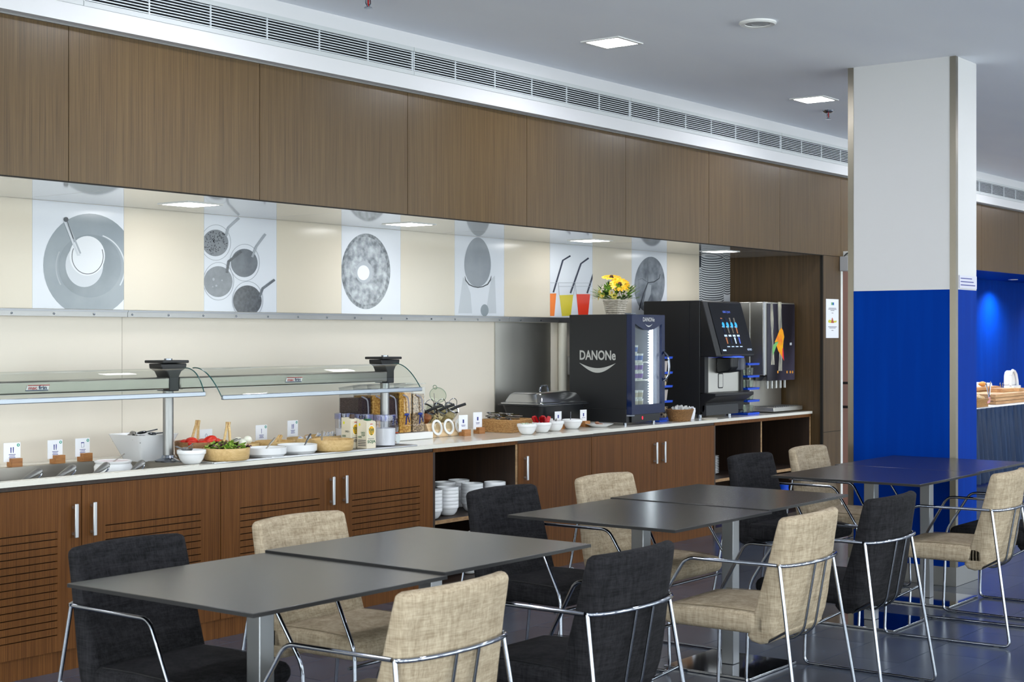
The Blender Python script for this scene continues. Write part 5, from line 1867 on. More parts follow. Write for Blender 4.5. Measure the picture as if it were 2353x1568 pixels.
for k, (u, yy_, dz) in enumerate(((547, 5.80, 0.062), (569, 5.79, 0.066), (557, 5.74, 0.058))):
    o = part('boiled_egg', G().ball((0, 0, 0), (0.027, 0.022, 0.022), 18, 12), M_egg, loc=(at_uy(u, yy_), yy_, ZP + dz), rot=(0, 0.1, 0.4 * k))
    tag(o, ('peeled egg at the left of the egg bowl', 'peeled egg at the right of the egg bowl, highest', 'peeled egg at the front of the egg bowl')[k], 'egg', 'peeled boiled eggs')
a, b_ = at_y(514, 1022, 5.76), at_y(549, 1008, 5.76)
t = thing('steel_tongs', 'steel tongs lying over the egg bowl', 'tongs', a)
for s_ in (-1, 1):
    part('arm', G().strip([Vector((0, 0.006 * s_, 0)), (b_ - a) + Vector((0, 0.014 * s_, 0))], 0.012, 0.002), M_chromed, t)
# white oval dishes with a spoon
for k, (u, yy_, R) in enumerate(((612, 5.545, 0.098), (683, 5.575, 0.100))):
    x = at_uy(u, yy_)
    t = thing('serving_dish', ('white oval dish with a steel spoon beside the salad', 'white oval dish with a dark-handled spoon beside the bamboo bowl')[k], 'dish', (x, yy_, ZP), 0, 'white oval dishes')
    h = 0.046
    part('dish', G().lathe([(0.0, 0.0005), (R * 0.86, 0.0005), (R * 0.95, h * 0.25), (R * 0.99, h * 0.3), (R, h), (R * 0.975, h), (R * 0.93, h * 0.3), (0, h * 0.14)], 40, sx=1.06), M_por, t, angle=50)
    part('food', G().lathe([(0, h * 0.3), (R * 0.9, h * 0.28)], 24, sx=1.06, cap=False), mat('cream_cheese', (236, 234, 230), 0.5), t)
    A_, B_ = (at_y(604, 1041, yy_), at_y(632, 1006, yy_)) if k == 0 else (at_y(694, 1035, yy_), at_y(714, 997, yy_))
    o3 = Vector((x, yy_, ZP))
    part('spoon', G().strip([A_ - o3, A_ + (B_ - A_) * 0.4 - o3, A_ + (B_ - A_) * 0.85 - o3, B_ - o3], [0.006, 0.008, 0.016, 0.010], 0.004), M_steel_h if k == 0 else M_chromed, t, bevel=0.001)
# bamboo bowls behind
x, y = uy(632, 5.80)
bamboo_bowl(x, y, ZP, 0.106, 0.05, 'bamboo bowl with wooden tongs behind the first white dish')
tongs(at_y(634, 1020, 5.76), at_y(645, 1001, 5.76), 'short wooden tongs lying in the bamboo bowl behind the dishes')
x, y = uy(697, 5.84)
bamboo_bowl(x, y, ZP, 0.090, 0.052, 'bamboo bowl of wrapped cheeses below the second card')
M_foil = mat('foil_wrapper', (206, 208, 214), 0.4, noise=((60, 60, 60), (80, 110, 190), 2, 0.55, 0.6))
for k in range(6):
    o = part('wrapped_cheese', G().ball((0, 0, 0), (0.02, 0.016, 0.01), 10, 6), M_foil, loc=(x - 0.05 + 0.02 * k, y - 0.03 + 0.02 * (k % 3), ZP + 0.045 + 0.004 * (k % 2)), rot=(0.2, 0.3, k))
    tag(o, 'small foil-wrapped cheese in the bamboo bowl', 'cheese', 'wrapped cheeses')
x, y = uy(764, 5.535)
bamboo_bowl(x, y, ZP, 0.112, 0.062, 'large bamboo bowl with a steel knife in front of the cartons')
part_o = thing('butter_knife', 'steel knife handle standing up in the large bamboo bowl', 'knife', at_y(738, 1030, 5.56))
d = at_y(741, 991, 5.56) - at_y(738, 1030, 5.56)
part('handle', G().strip([Vector((0, 0, 0)), d * 0.5, d, d + Vector((0.012, 0, 0.001))], [0.008, 0.011, 0.016, 0.014], 0.003), M_steel_h, part_o)
x, y = uy(742, 5.92)
bamboo_bowl(x, y, ZP, 0.102, 0.05, 'bamboo bowl of folded blue and white packets beside the jugs')
M_pack = mat('paper_packet', (232, 234, 238), 0.5, noise=((50, 50, 50), (70, 130, 200), 2, 0.58, 0.62))
for k in range(6):
    o = part('paper_packet', G().box(-0.03, 0.03, -0.002, 0.002, 0, 0.045), M_pack, loc=(x - 0.07 + 0.027 * k, y - 0.02 + 0.02 * (k % 2), ZP + 0.02), rot=(0.5 - 0.2 * (k % 3), 0.5 - 0.3 * (k % 4), 0.3 * k))
    tag(o, 'folded white packet sticking out of the bamboo bowl', 'packet', 'packets in the bamboo bowl')
x, y = uy(600, 5.985)
card(x, y, ZP, 'white card with knife icon behind the bamboo bowl', 'knife', 0.0, sticker=True, lift=0.036)
x, y = uy(672, 5.985)
card(x, y, ZP, 'white card with cutlery icon right of the knife card', 'cutlery', 0.05, sticker=True, lift=0.05)

# ---- milk jugs
def jug(x, y, label, fill, tint=None, handle=False, tagm=False):
    t = thing('milk_jug', label, 'jug', (x, y, ZP), 0, 'plastic milk jugs')
    R, h = 0.062, 0.168
    part('jug', G().lathe([(0.0, 0.002), (R * 0.93, 0.002), (R * 0.95, 0.01), (R, h - 0.02), (R * 1.02, h)], 32, cap=False), M_jug, t)
    part('lid', G().lathe([(0, h + 0.004), (R * 0.8, h + 0.006), (R * 1.05, h + 0.002), (R * 1.05, h - 0.028), (R * 1.02, h - 0.030)], 32, cap=False), thin_glass('jug_lid_%d' % int(x * 100), (218, 221, 244), gain=0.04), t)
    part('spout', G().prism([(-0.012, h - 0.02), (-0.018, h + 0.002), (0.0, h + 0.002), (0.0, h - 0.02)], lambda a, b_, d: (a - R, d, b_), -0.012, 0.012), M_jug, t)
    if fill:
        part('milk', G().lathe([(0.0, 0.006), (R * 0.92, 0.006), (R * 0.95, fill), (0, fill)], 32), mat('milk', (240, 240, 238), 0.25), t)
    if handle:
        part('handle', G().tube(fillet([(R * 0.98, 0, h - 0.05), (R + 0.042, 0, h - 0.045), (R + 0.044, 0, h - 0.09), (R * 0.96, 0, 0.025)], 0.035, 8), 0.007, 8), M_jug, t)
        part('elastic', G().tube([(R + 0.034 + 0.011 * math.cos(a), 0.011 * math.sin(a), h - 0.10) for a in [2 * PI * k / 12 for k in range(12)]], 0.003, 5, True), mat('orange_band', (190, 80, 40), 0.5), t)
        part('name_tag', G().lathe([(0, 0), (0.017, 0), (0.017, 0.002), (0, 0.002)], 20, sy=1.5).xf(Matrix.Translation((R + 0.042, -0.004, h - 0.135)) @ Matrix.Rotation(PI / 2, 4, 'X')), mat('tag_white', (206, 214, 214), 0.5), t)


x, y = uy(884, 5.555)
jug(x, y, 'clear jug half full of milk with a handle, nearest of the three', 0.098, handle=True)
x, y = uy(838, 5.70)
jug(x, y, 'lilac-lidded jug behind the soya milk carton', 0.07, handle=True)
x, y = uy(795, 5.85)
jug(x, y, 'lilac-lidded milk jug furthest back, behind the oat milk carton', 0.085)

# ---- cartons
M_cart = mat('carton_cream', (222, 212, 190), 0.45)
M_cgreen, M_cyel, M_cdk = mat('carton_green', (30, 96, 62), 0.4), mat('carton_yellow', (240, 180, 30), 0.5), mat('carton_dark', (44, 44, 40), 0.5)
M_cbrown = mat('cap_brown', (66, 44, 36), 0.4)


def carton(x, y, w, h, label, word, capm, wordm, flatcap):
    t = thing('milk_carton', label, 'carton', (x, y, ZP), 0.0, 'plant milk cartons')
    hw = w / 2
    body = loft(G(), [[(-hw, -hw, 0.0005), (hw, -hw, 0.0005), (hw, hw, 0.0005), (-hw, hw, 0.0005)], [(-hw, -hw, h * 0.9), (hw, -hw, h * 0.9), (hw, hw, h * 0.9), (-hw, hw, h * 0.9)], [(-hw, -hw * 0.75, h * 0.95), (hw, -hw * 0.75, h * 0.95), (hw, hw, h), (-hw, hw, h)]])
    part('box', body, M_cart, t, bevel=0.0015)
    if flatcap:
        part('cap', G().box(-0.014, 0.022, -0.02, 0.012, h * 0.955, h * 1.02), capm, t, bevel=0.006)
    else:
        part('cap', G().lathe([(0.014, 0.0), (0.014, 0.022), (0.012, 0.024), (0, 0.024)], 18, (0.004, -0.005, h * 0.955)), capm, t)
    ey = -hw - 0.0012
    e_ = part('emblem', G().prism(ell(0, h * 0.62, w * 0.36, h * 0.19, 24), lambda a, b_, d: (a, d, b_), -hw - 0.0006, -hw - 0.0001), mat('emblem_white', (240, 238, 230), 0.5), t)
    part('emblem_sun', G().prism(ell(0, h * 0.615, w * 0.31, h * 0.165, 24), lambda a, b_, d: (a, d, b_), -hw - 0.0011, -hw - 0.0007), M_cyel, e_)
    text('Vive', w * 0.30, M_cgreen, e_, (-0.002, -hw - 0.0016, h * 0.66), (1, 0, 0.12), (-0.12, 0, 1), w * 0.56, 0.0006)
    text('SOY', w * 0.30, M_cgreen, e_, (0.003, -hw - 0.0016, h * 0.57), (1, 0, 0.12), (-0.12, 0, 1), w * 0.44, 0.0006)
    part('leaf_mark', G().prism(ell(0.0, h * 0.49, w * 0.12, h * 0.018, 12), lambda a, b_, d: (a, d, b_), -hw - 0.0016, -hw - 0.0012), M_cgreen, e_)
    part('maker_mark', G().box(-w * 0.13, w * 0.13, -hw - 0.0006, -hw - 0.0001, h * 0.835, h * 0.86), mat('mark_red', (206, 70, 70), 0.5), t)
    text(word, w * 0.30, wordm, t, (0, -hw - 0.0008, h * 0.24), (1, 0, 0), (0, 0, 1), w * 0.86, 0.0005)
    part('small_print', G().box(-w * 0.36, w * 0.30, -hw - 0.0006, -hw - 0.0001, h * 0.335, h * 0.35), M_inkd, t)
    lx = -hw - 0.0006
    part('badge', G().prism(ell(hw * 0.45, h * 0.83, 0.006, 0.008, 14), lambda a, b_, d: (d, a, b_), lx - 0.0003, lx), mat('badge_lime', (222, 216, 40), 0.5), t)
    text('UNICA', w * 0.2, wordm, t, (lx - 0.0003, -w * 0.12, h * 0.55), (0, -1, 0), (0, 0, 1), w * 0.42, 0.0002)
    text('SOJA' if word == 'SOJA' else '', w * 0.2, wordm, t, (lx - 0.0003, -w * 0.15, h * 0.47), (0, -1, 0), (0, 0, 1), w * 0.36, 0.0002) if word == 'SOJA' else None
    text('100%', w * 0.2, M_cgreen, t, (lx - 0.0003, w * 0.22, h * 0.40), (0, -1, 0), (0, 0, 1), w * 0.40, 0.0002)
    for k in range(4):
        part('print_line', G().box(lx - 0.0004, lx, -w * 0.42, w * 0.38, h * (0.10 + 0.06 * k), h * (0.12 + 0.06 * k)), M_inkd, t)


x, y = uy(842, 5.515)
carton(x, y, 0.072, 0.155, 'cream soya milk carton with green cap in front of the jugs', 'SOJA', M_cgreen, M_cgreen, True)
x, y = uy(806, 5.60)
carton(x, y, 0.072, 0.165, 'cream oat milk carton with brown screw cap', 'AVENA', M_cbrown, M_cdk, False)

# ---- cereal dispensers on a white slab
SLX0, SLX1 = 5.90, 6.80
t = thing('white_stand', 'low white stand under the cereal dispensers', 'stand', (SLX0, 5.79, ZC + 0.001))
x_pl = max(0, PX1 + 0.002 - SLX0)
part('slab', G().box(x_pl, SLX1 - SLX0, 0, 0.36, 0, 0.041), M_plastw, t, bevel=0.004)
def cer(nm, c1, c2, sc):
    return mat(nm, c1, 0.75, noise=((sc, sc, sc), c2, 3, 0.38, 0.62), bump=((sc * 0.8, sc * 0.8, sc * 0.8), 1.0, 0.01))
cer_m = [cer('cereal_choc', (42, 28, 26), (92, 68, 62), 240), cer('cereal_corn', (168, 112, 36), (222, 172, 84), 90), cer('cereal_choc2', (48, 32, 30), (98, 74, 68), 240), cer('cereal_corn2', (176, 118, 36), (228, 178, 84), 90), cer('cereal_muesli', (110, 84, 58), (206, 176, 136), 110)]
cl = ['chocolate cereal dispenser furthest left', 'corn flake dispenser behind the post', 'chocolate cereal dispenser right of the post', 'corn flake dispenser with a blue ribbon', 'muesli dispenser with a blue ribbon, rightmost']
M_rib = mat('blue_ribbon', (24, 50, 130), 0.5)
for k, u in enumerate((838, 870, 902, 932, 963)):
    yv = 5.825
    x = at_uy(u, yv)
    t = thing('cereal_dispenser', cl[k], 'cereal dispenser', (x, yv, ZC + 0.0425 if k > 2 else ZC + 0.0425), 0, 'clear cereal dispensers')
    w, d_, h = 0.053, 0.15, 0.27 if k < 4 else 0.265
    fz = (0.215, 0.225, 0.205, 0.235, 0.225)[k]
    bx = G().box(-w, w, 0, d_, 0.001, h)
    bx.f = [f for i, f in enumerate(bx.f) if i != 1]
    part('box', bx, M_clear, t)
    part('cereal', G().box(-w + 0.003, w - 0.003, 0.003, d_ - 0.003, 0.003, fz), cer_m[k], t)
    part('lid', G().prism([(-0.006, h + 0.018), (d_ + 0.002, h - 0.002), (d_ + 0.002, h + 0.004), (-0.006, h + 0.024)], lambda a, b_, dd: (dd, a, b_), -w - 0.002, w + 0.002), M_clear, t)
    part('handle', G().tube(fillet([(-0.03, -0.006, h - 0.045), (0.012, -0.012, h - 0.062), (0.022, -0.012, h - 0.18)], 0.02), 0.0045, 6), mat('clear_handle', (200, 200, 214), 0.1, trans=0.6), t)
    if k in (2, 3, 4):
        rb = part('ribbon', G().ball((0, -0.010, 0.108), (0.022, 0.006, 0.008), 10, 6), M_rib, t)
        part('tail', G().strip([(-0.003, -0.012, 0.105), (-0.012, -0.014, 0.05)], 0.008, 0.001), M_rib, rb)
        part('tail', G().strip([(0.003, -0.012, 0.105), (0.022, -0.014, 0.06)], 0.008, 0.001), M_rib, rb)

# ---- jars in a pale wooden stand
JY = 5.86
JXa = at_uy(1018, JY)
t = thing('jar_stand', 'pale wooden stand holding tilted swing-top jars', 'stand', (JXa, JY, ZC))
part('base', G().prism([(-0.03, 0.001), (0.19, 0.001), (0.19, 0.05), (0.0, 0.085), (-0.03, 0.03)], lambda a, b_, d: (d, a, b_), -0.16, 0.14), M_pale, t, bevel=0.003)
jc = [mat('dried_apricot', (150, 76, 34), 0.5, noise=((40, 40, 40), (196, 120, 70), 2, 0.4, 0.6)), mat('nut_mix', (70, 44, 30), 0.6, noise=((70, 70, 70), (226, 206, 160), 2, 0.42, 0.52)), mat('seeds', (170, 146, 100), 0.7, noise=((160, 160, 160), (206, 186, 140), 3, 0.4, 0.6))]
jl = ['swing-top glass jar of dried fruit, left in the pale stand', 'swing-top glass jar of nuts with black scoop handle, middle of the stand', 'swing-top glass jar of seeds with black scoop handle, right in the stand']
for k in range(3):
    tj = thing('swing_top_jar', jl[k], 'jar', (JXa - 0.115 + 0.11 * k, JY + 0.075, ZC + 0.105), 0, 'swing-top jars')
    rot = Matrix.Rotation(math.radians(42), 4, 'X')
    part('glass', G().lathe([(0.0, -0.02), (0.045, -0.02), (0.05, -0.01), (0.05, 0.07), (0.042, 0.085), (0.046, 0.09)], 24, cap=False).xf(rot), M_glass, tj)
    part('filling', G().lathe([(0.0, -0.017), (0.044, -0.016), (0.046, 0.045), (0.0, 0.05)], 20).xf(rot), jc[k], tj)
    part('seal', G().lathe([(0.040, 0.085), (0.049, 0.085), (0.049, 0.091), (0.040, 0.091), (0.040, 0.085)], 28, cap=False).xf(rot), M_chromed, tj)
    part('scoop', G().tube([rot @ Vector((0.0, 0.01, 0.05)), rot @ Vector((0.03, -0.01, 0.105)), rot @ Vector((0.075, -0.02, 0.135))], 0.009, 10), M_black, tj)
    lr = Matrix.Translation((0.02, -0.105, -0.045)) @ Matrix.Rotation(math.radians(80), 4, 'X')
    ld_ = part('lid_ring', G().lathe([(0.034, 0), (0.047, 0), (0.048, 0.006), (0.034, 0.008), (0.034, 0)], 28, cap=False).xf(lr), M_plastw, tj)
    part('lid_glass', G().lathe([(0, -0.012), (0.03, -0.010), (0.035, 0.0)], 24, cap=False).xf(lr), M_glass, ld_)
    part('wire_clip', G().tube([lr @ Vector((0.009 * math.cos(a), -0.052 + 0.009 * math.sin(a), 0)) for a in [2 * PI * i / 12 for i in range(12)]], 0.0014, 5, True), M_chrome, tj)
    part('hoop', G().tube([rot @ Vector((0.046 * math.cos(a), 0.01 + 0.046 * math.sin(a) * 0.4, 0.095 + 0.045 * math.sin(a))) for a in [PI * i / 14 for i in range(15)]], 0.002, 6), M_chrome, tj)
x = at_uy(1027, 6.02)
t = thing('sugar_jar', 'round clear glass jar with open lid and spoon behind the jar stand', 'jar', (x, 6.12, ZC + 0.001))
part('glass', G().lathe([(0, 0.001), (0.05, 0.001), (0.055, 0.02), (0.055, 0.15), (0.047, 0.175), (0.05, 0.18)], 28, cap=False), M_glass, t)
lr = Matrix.Translation((0.03, 0.0, 0.235)) @ Matrix.Rotation(math.radians(60), 4, 'Y') @ Matrix.Rotation(math.radians(-25), 4, 'X')
part('lid', G().lathe([(0.052, 0), (0.054, 0.008), (0.045, 0.02), (0.02, 0.028), (0, 0.03)], 28, cap=False).xf(lr), thin_glass('greenish_lid', (232, 240, 230), gain=0.01), t)
part('lid_rim', G().tube([lr @ Vector((0.053 * math.cos(a), 0.053 * math.sin(a), 0.004)) for a in [2 * PI * i / 28 for i in range(28)]], 0.002, 6, True), mat('glass_rim_green', (150, 166, 146), 0.1), t)
part('lid_knob', G().tube([lr @ Vector((-0.058 - 0.014 * math.sin(a), 0.012 * math.cos(a), 0.004)) for a in [2 * PI * i / 12 for i in range(12)]], 0.003, 6, True), mat('glass_rim_green', (150, 166, 146), 0.1), t)
part('spoon', G().tube([(0.0, -0.01, 0.10), (-0.03, -0.02, 0.25)], 0.003, 6), M_steel_h, t)
x, y = uy(1064, 5.79)
card(x, y, ZC, 'white card with blue print in an oak block right of the jars', 'box', -0.15, w=0.072, h=0.098, lines=2, lift=0.03)
x, y = uy(1097, 5.86)
card(x, y, ZC, 'white card with blue print in an oak block by the wicker cutlery tray', 'box', -0.1, w=0.078, h=0.104, lines=2, lift=0.03)

# ---- wicker cutlery tray
WXa, WYa = 7.46, 5.715
def wicker_rect(t, w, d, h, n, m, flare=0.0):
    g = G()
    for k in range(n):
        z = h * (k + 0.5) / n
        f = flare * k / n
        pts = [(a, b_, z) for a, b_ in rrect(w + f, d + f, 0.012, 3)]
        g.tube(pts, h / n * 0.62, 6, True)
    o = part('weave', g, m, t)
    o['kind'] = 'stuff'
    g = G()
    per = rrect(w + flare / 2, d + flare / 2, 0.012, 3)
    part('rim', G().tube([(a, b_, h) for a, b_ in rrect(w + flare, d + flare, 0.014, 3)], 0.0065, 8, True), m, t)


t = thing('cutlery_tray', 'rectangular wicker cutlery tray filled with wrapped cutlery', 'tray', (WXa + 0.14, WYa + 0.12, ZC + 0.001))
wicker_rect(t, 0.27, 0.23, 0.075, 9, M_wick)
part('bottom', G().box(-0.13, 0.13, -0.11, 0.11, 0.002, 0.006), M_wickd, t)
part('divider', G().box(-0.13, 0.13, -0.004, 0.004, 0.006, 0.072), M_wick, t)
random.seed(4)
for k in range(14):
    g = G().ball((0, 0, 0), (0.020, 0.014, 0.006), 10, 6).tube([(0.018, 0, 0), (0.11, 0, 0.0)], 0.003, 6)
    o = part('tray_spoon', g, M_chrome if k % 2 else M_steel_h, loc=(WXa + 0.035 + 0.020 * (k % 3), WYa + 0.022 + 0.030 * (k % 7) % 0.1 + 0.115 * (k // 7), ZC + 0.078 + 0.007 * (k % 7)), rot=(0.0, 0.05, -0.1 + 0.1 * (k % 2)))
    tag(o, 'shiny spoon lying in the wicker cutlery tray, %s compartment' % ('front' if k < 7 else 'rear'), 'spoon', 'cutlery in the wicker tray')

# ---- three sachet bowls, bowl with spoon
b1 = (at_uy(1211, 5.57), 5.57)
b2 = (at_uy(1245, 5.60), 5.60)
b3 = (at_uy(1274, 5.63), 5.63)
bowl_white(b1[0], b1[1], ZC, 0.063, 0.066, 'white bowl of green sachets, left of three')
bowl_white(b2[0], b2[1], ZC, 0.063, 0.066, 'white bowl of red sachets, middle of three')
bowl_white(b3[0], b3[1], ZC, 0.063, 0.066, 'white bowl of white and red sachets, right of three')
M_sg = mat('green_sachet', (186, 206, 170), 0.4, noise=((80, 80, 30), (240, 242, 238), 2, 0.4, 0.5))
M_sr = mat('red_sachet_print', (190, 16, 28), 0.35, noise=((60, 60, 60), (230, 200, 196), 2, 0.62, 0.66))
M_sw = mat('white_sachet', (232, 230, 230), 0.4, noise=((60, 60, 60), (200, 60, 40), 2, 0.64, 0.68))
random.seed(9)
for (bx_, by_), m, hh, nm, lb, n in ((b1, M_sg, 0.05, 'green_sachet', 'green and white sachet in the left sachet bowl', 14), (b2, M_sr, 0.085, 'red_sachet', 'red sachet standing in the middle sachet bowl', 16), (b3, M_sw, 0.065, 'white_sachet', 'white sachet with red print in the right sachet bowl', 9)):
    for k in range(n):
        a, r = random.uniform(0, 2 * PI), 0.042 * math.sqrt(random.random())
        g = G().add([(-0.012, 0, 0), (0.012, 0, 0), (0.012, 0.001, hh), (-0.012, 0.001, hh), (-0.011, 0.005, hh * 0.5), (0.011, 0.005, hh * 0.5), (-0.011, -0.004, hh * 0.5), (0.011, -0.004, hh * 0.5)], [(0, 1, 5, 4), (4, 5, 2, 3), (1, 0, 6, 7), (7, 6, 3, 2)])
        o = part(nm, g, m, loc=(bx_ + r * math.cos(a), by_ + r * math.sin(a), ZC + 0.022), rot=(random.uniform(-0.45, 0.45), random.uniform(-0.5, 0.5), random.uniform(0, 6)))
        tag(o, lb, 'sachet', nm.replace('_', ' ') + 's in a bowl')
x, y = uy(1282, 5.735)
card(x, y, ZC, 'white card standing behind the white and red sachets', 'box', -0.1, w=0.066, h=0.085, lines=0, lift=0.03)
x, y = uy(1315, 5.665)
bowl_white(x, y, ZC, 0.067, 0.064, 'white bowl with a spoon, alone beside the plate', group='white stacking bowls on the worktop')
t = thing('sugar_spoon', 'small steel spoon leaning in the single white bowl', 'spoon', (x, y, ZC + 0.02))
part('handle', G().tube([(-0.01, 0.02, 0.0), (-0.005, 0.01, 0.05), (-0.018, 0.0, 0.095)], 0.0035, 8), M_chrome, t)
part('bowl', G().ball((-0.01, 0.022, -0.002), (0.012, 0.018, 0.006)), M_chrome, t)
x, y = uy(1340, 5.735)
card(x, y, ZC, 'white card in an oak block against the small fridge', 'box', -0.1, w=0.066, h=0.085, lines=1, lift=0.03)
x, y = uy(1377, 5.635)
t = thing('saucer', 'white plate with a brown used tea bag and stick', 'plate', (x, y, ZC))
part('plate', G().lathe([(0.0, 0.001), (0.052, 0.001), (0.058, 0.006), (0.095, 0.021), (0.097, 0.023), (0.094, 0.0235), (0.055, 0.010), (0, 0.008)], 40), M_por, t, angle=60)
M_tb = mat('brown_bag', (146, 104, 82), 0.7)
part('tea_bag', G().ball((0.0, 0.0, 0.018), (0.035, 0.02, 0.008)), M_tb, t)
part('tea_bag', G().ball((-0.02, 0.005, 0.03), (0.022, 0.011, 0.008), fn=None), M_tb, t)

# ---- chafing dish
t = thing('chafing_dish', 'steel chafing dish with domed lid on a black base', 'chafing dish', (8.145, 5.955, ZC))
hw_, hd_ = 0.265, 0.165
def rr(w, d, z, r=0.03):
    return [(a, b_, z) for a, b_ in rrect(2 * w, 2 * d, r, 4)]
part('base', loft(G(), [rr(hw_ * 0.80, hd_ * 0.8, 0.001), rr(hw_ * 0.84, hd_ * 0.84, 0.02), rr(hw_ * 0.95, hd_ * 0.95, 0.12), rr(hw_ * 0.99, hd_ * 0.98, 0.148)]), mat('black_base', (24, 26, 30), 0.3), t)
part('rim', loft(G(), [rr(hw_, hd_, 0.1485), rr(hw_ + 0.02, hd_ + 0.02, 0.152), rr(hw_ + 0.02, hd_ + 0.02, 0.158), rr(hw_ - 0.01, hd_ - 0.01, 0.160)]), mat('black_rim', (34, 36, 40), 0.3), t)
lid = part('lid', loft(G(), [rr(hw_ + 0.01, hd_ + 0.01, 0.1605), rr(hw_ + 0.006, hd_ + 0.006, 0.168), rr(hw_ - 0.012, hd_ - 0.012, 0.174), rr(hw_ - 0.035, hd_ - 0.035, 0.222), rr(hw_ - 0.055, hd_ - 0.055, 0.236), rr(hw_ - 0.10, hd_ - 0.09, 0.240)]), mat('polished_steel', (190, 192, 196), 0.16, 1.0), t, angle=30)
part('handle', G().tube(fillet([(-0.045, 0, 0.240), (-0.035, 0, 0.275), (0.035, 0, 0.275), (0.045, 0, 0.240)], 0.015), 0.007, 8), M_chrome, lid)

# ---- wicker basket of sugar sachets
x, y = uy(1562, 5.575)
t = thing('wicker_basket', 'round wicker basket heaped with white sugar sticks by the coffee machine', 'basket', (x, y, ZC + 0.001))
g = G()
for k in range(9):
    z = 0.005 + 0.0095 * k
    R = 0.082 + 0.026 * k / 8
    g.tube([(R * 1.12 * math.cos(a), R * 0.8 * math.sin(a), z) for a in [2 * PI * i / 36 for i in range(36)]], 0.0058, 6, True)
part('weave', g, M_wickd, t)['kind'] = 'stuff'
part('bottom', G().lathe([(0, 0.003), (0.085, 0.003)], 24, cap=False, sy=0.8, sx=1.1), M_wickd, t)
BKX, BKY = x, y
for k in range(24):
    a, r = random.uniform(0, 2 * PI), 0.075 * math.sqrt(random.random())
    g = G().box(-0.009, 0.009, -0.002, 0.002, 0, 0.07)
    o = part('sugar_stick', g, M_plastw, loc=(BKX + r * math.cos(a), BKY + r * math.sin(a) * 0.7, ZC + 0.045), rot=(random.uniform(-0.6, 0.6), random.uniform(-0.7, 0.7), random.uniform(0, 6)))
    tag(o, 'white sugar stick in the round wicker basket', 'sachet', 'sugar sticks in the basket')
x, y = uy(1601, 5.56)
t = thing('paper_bag', 'crumpled white paper bag leaning beside the wicker basket', 'bag', (x, y + 0.03, ZC + 0.001))
part('bag', G().prism([(-0.03, 0), (0.015, 0), (0.035, 0.06), (0.03, 0.085), (0.015, 0.08), (0.005, 0.095), (-0.01, 0.07)], lambda a, b_, d: (a, d, b_), 0.0, 0.02), M_paper, t)
x, y = uy(1630, 5.50)
o = part('soap_dish', G().lathe([(0, 0.0005), (0.06, 0.0005), (0.066, 0.010), (0.062, 0.011), (0, 0.006)], 28, sx=1.3, sy=0.8), mat('cream_dish', (206, 200, 186), 0.4), loc=(x, y, ZC))
tag(o, 'flat cream dish under the front of the coffee machine', 'dish')
x, y = uy(1500, 5.60)
o = part('blue_tray', G().box(-0.05, 0.05, -0.06, 0.06, 0.001, 0.012), M_bluep, loc=(9.10, 5.66, ZC), bevel=0.004)
tag(o, 'flat blue tray between the fridge and the wicker basket', 'tray')

# ============================================================ STACKED CROCKERY IN THE OPEN CABINETS
ordn = ['bottom', 'second', 'third', 'fourth', 'fifth', 'sixth', 'seventh', 'eighth', 'ninth', 'tenth', 'eleventh', 'twelfth', 'thirteenth', 'fourteenth']
R, h = 0.066, 0.064
prof = [(0.0, 0.001), (R * 0.5, 0.001), (R * 0.66, h * 0.10), (R * 0.84, h * 0.36), (R * 0.93, h * 0.66), (R * 0.985, h * 0.68), (R, h * 0.72), (R, h * 0.985), (R * 0.985, h), (R * 0.955, h * 0.985), (R * 0.93, h * 0.7), (R * 0.8, h * 0.42), (R * 0.6, h * 0.15), (0, h * 0.10)]
bm_ = G().lathe(prof, 28).mesh('stack_bowl', True, 50)
bm_.materials.append(M_por)
stacks = [(1028, 5.60, 6, 'front stack in the middle of the shelf'), (990, 5.56, 6, 'stack at the left edge of the shelf'), (1022, 5.80, 6, 'rear left stack'), (1085, 5.62, 6, 'stack behind the charcoal chair'), (1054, 5.82, 6, 'rear middle stack'), (1137, 5.565, 6, 'right-hand stack, tallest')]
for u, yy_, n, nm in stacks:
    x = at_uy(u, yy_)
    for k in range(n):
        o = bpy.data.objects.new('stacked_bowl', bm_)
        COL.objects.link(o)
        o.location = (x, yy_, 0.4055 + 0.0206 * k)
        tag(o, 'white bowl, %s from below in the %s' % (ordn[k], nm) if k else 'white bowl at the bottom of the %s' % nm, 'bowl', 'white bowls stacked on the cabinet shelf')
o = bpy.data.objects.new('stacked_bowl', bm_)
COL.objects.link(o)
o.location = (at_uy(1078, 5.60), 5.60, 0.0415)
tag(o, 'single white bowl low in the open cabinet, seen under the table', 'bowl', 'white bowls stacked on the cabinet shelf')
pr2 = [(0.0, 0.001), (0.055, 0.001), (0.06, 0.006), (0.098, 0.019), (0.1, 0.021), (0.097, 0.022), (0.058, 0.010), (0, 0.008)]
pm_ = G().lathe(pr2, 32).mesh('stack_plate', True, 50)
pm_.materials.append(M_por)
for (x, yy_, sc, n, nm) in ((9.70, 5.60, 0.62, 13, 'front stack of small plates'), (9.69, 5.76, 0.62, 14, 'rear stack of small plates'), (9.90, 5.72, 1.0, 11, 'stack of larger plates')):
    for k in range(n):
        o = bpy.data.objects.new('stacked_plate', pm_)
        COL.objects.link(o)
        o.scale = (sc, sc, 1.0)
        o.location = (x, yy_, 0.399 + 0.0125 * k + (0.0 if 'rear' not in nm else 0.03 * 0))
        tag(o, ('white plate, %s from below in the %s' % (ordn[k], nm)) if k else 'white plate at the bottom of the ' + nm, 'plate', 'white plates stacked on the cabinet shelf')
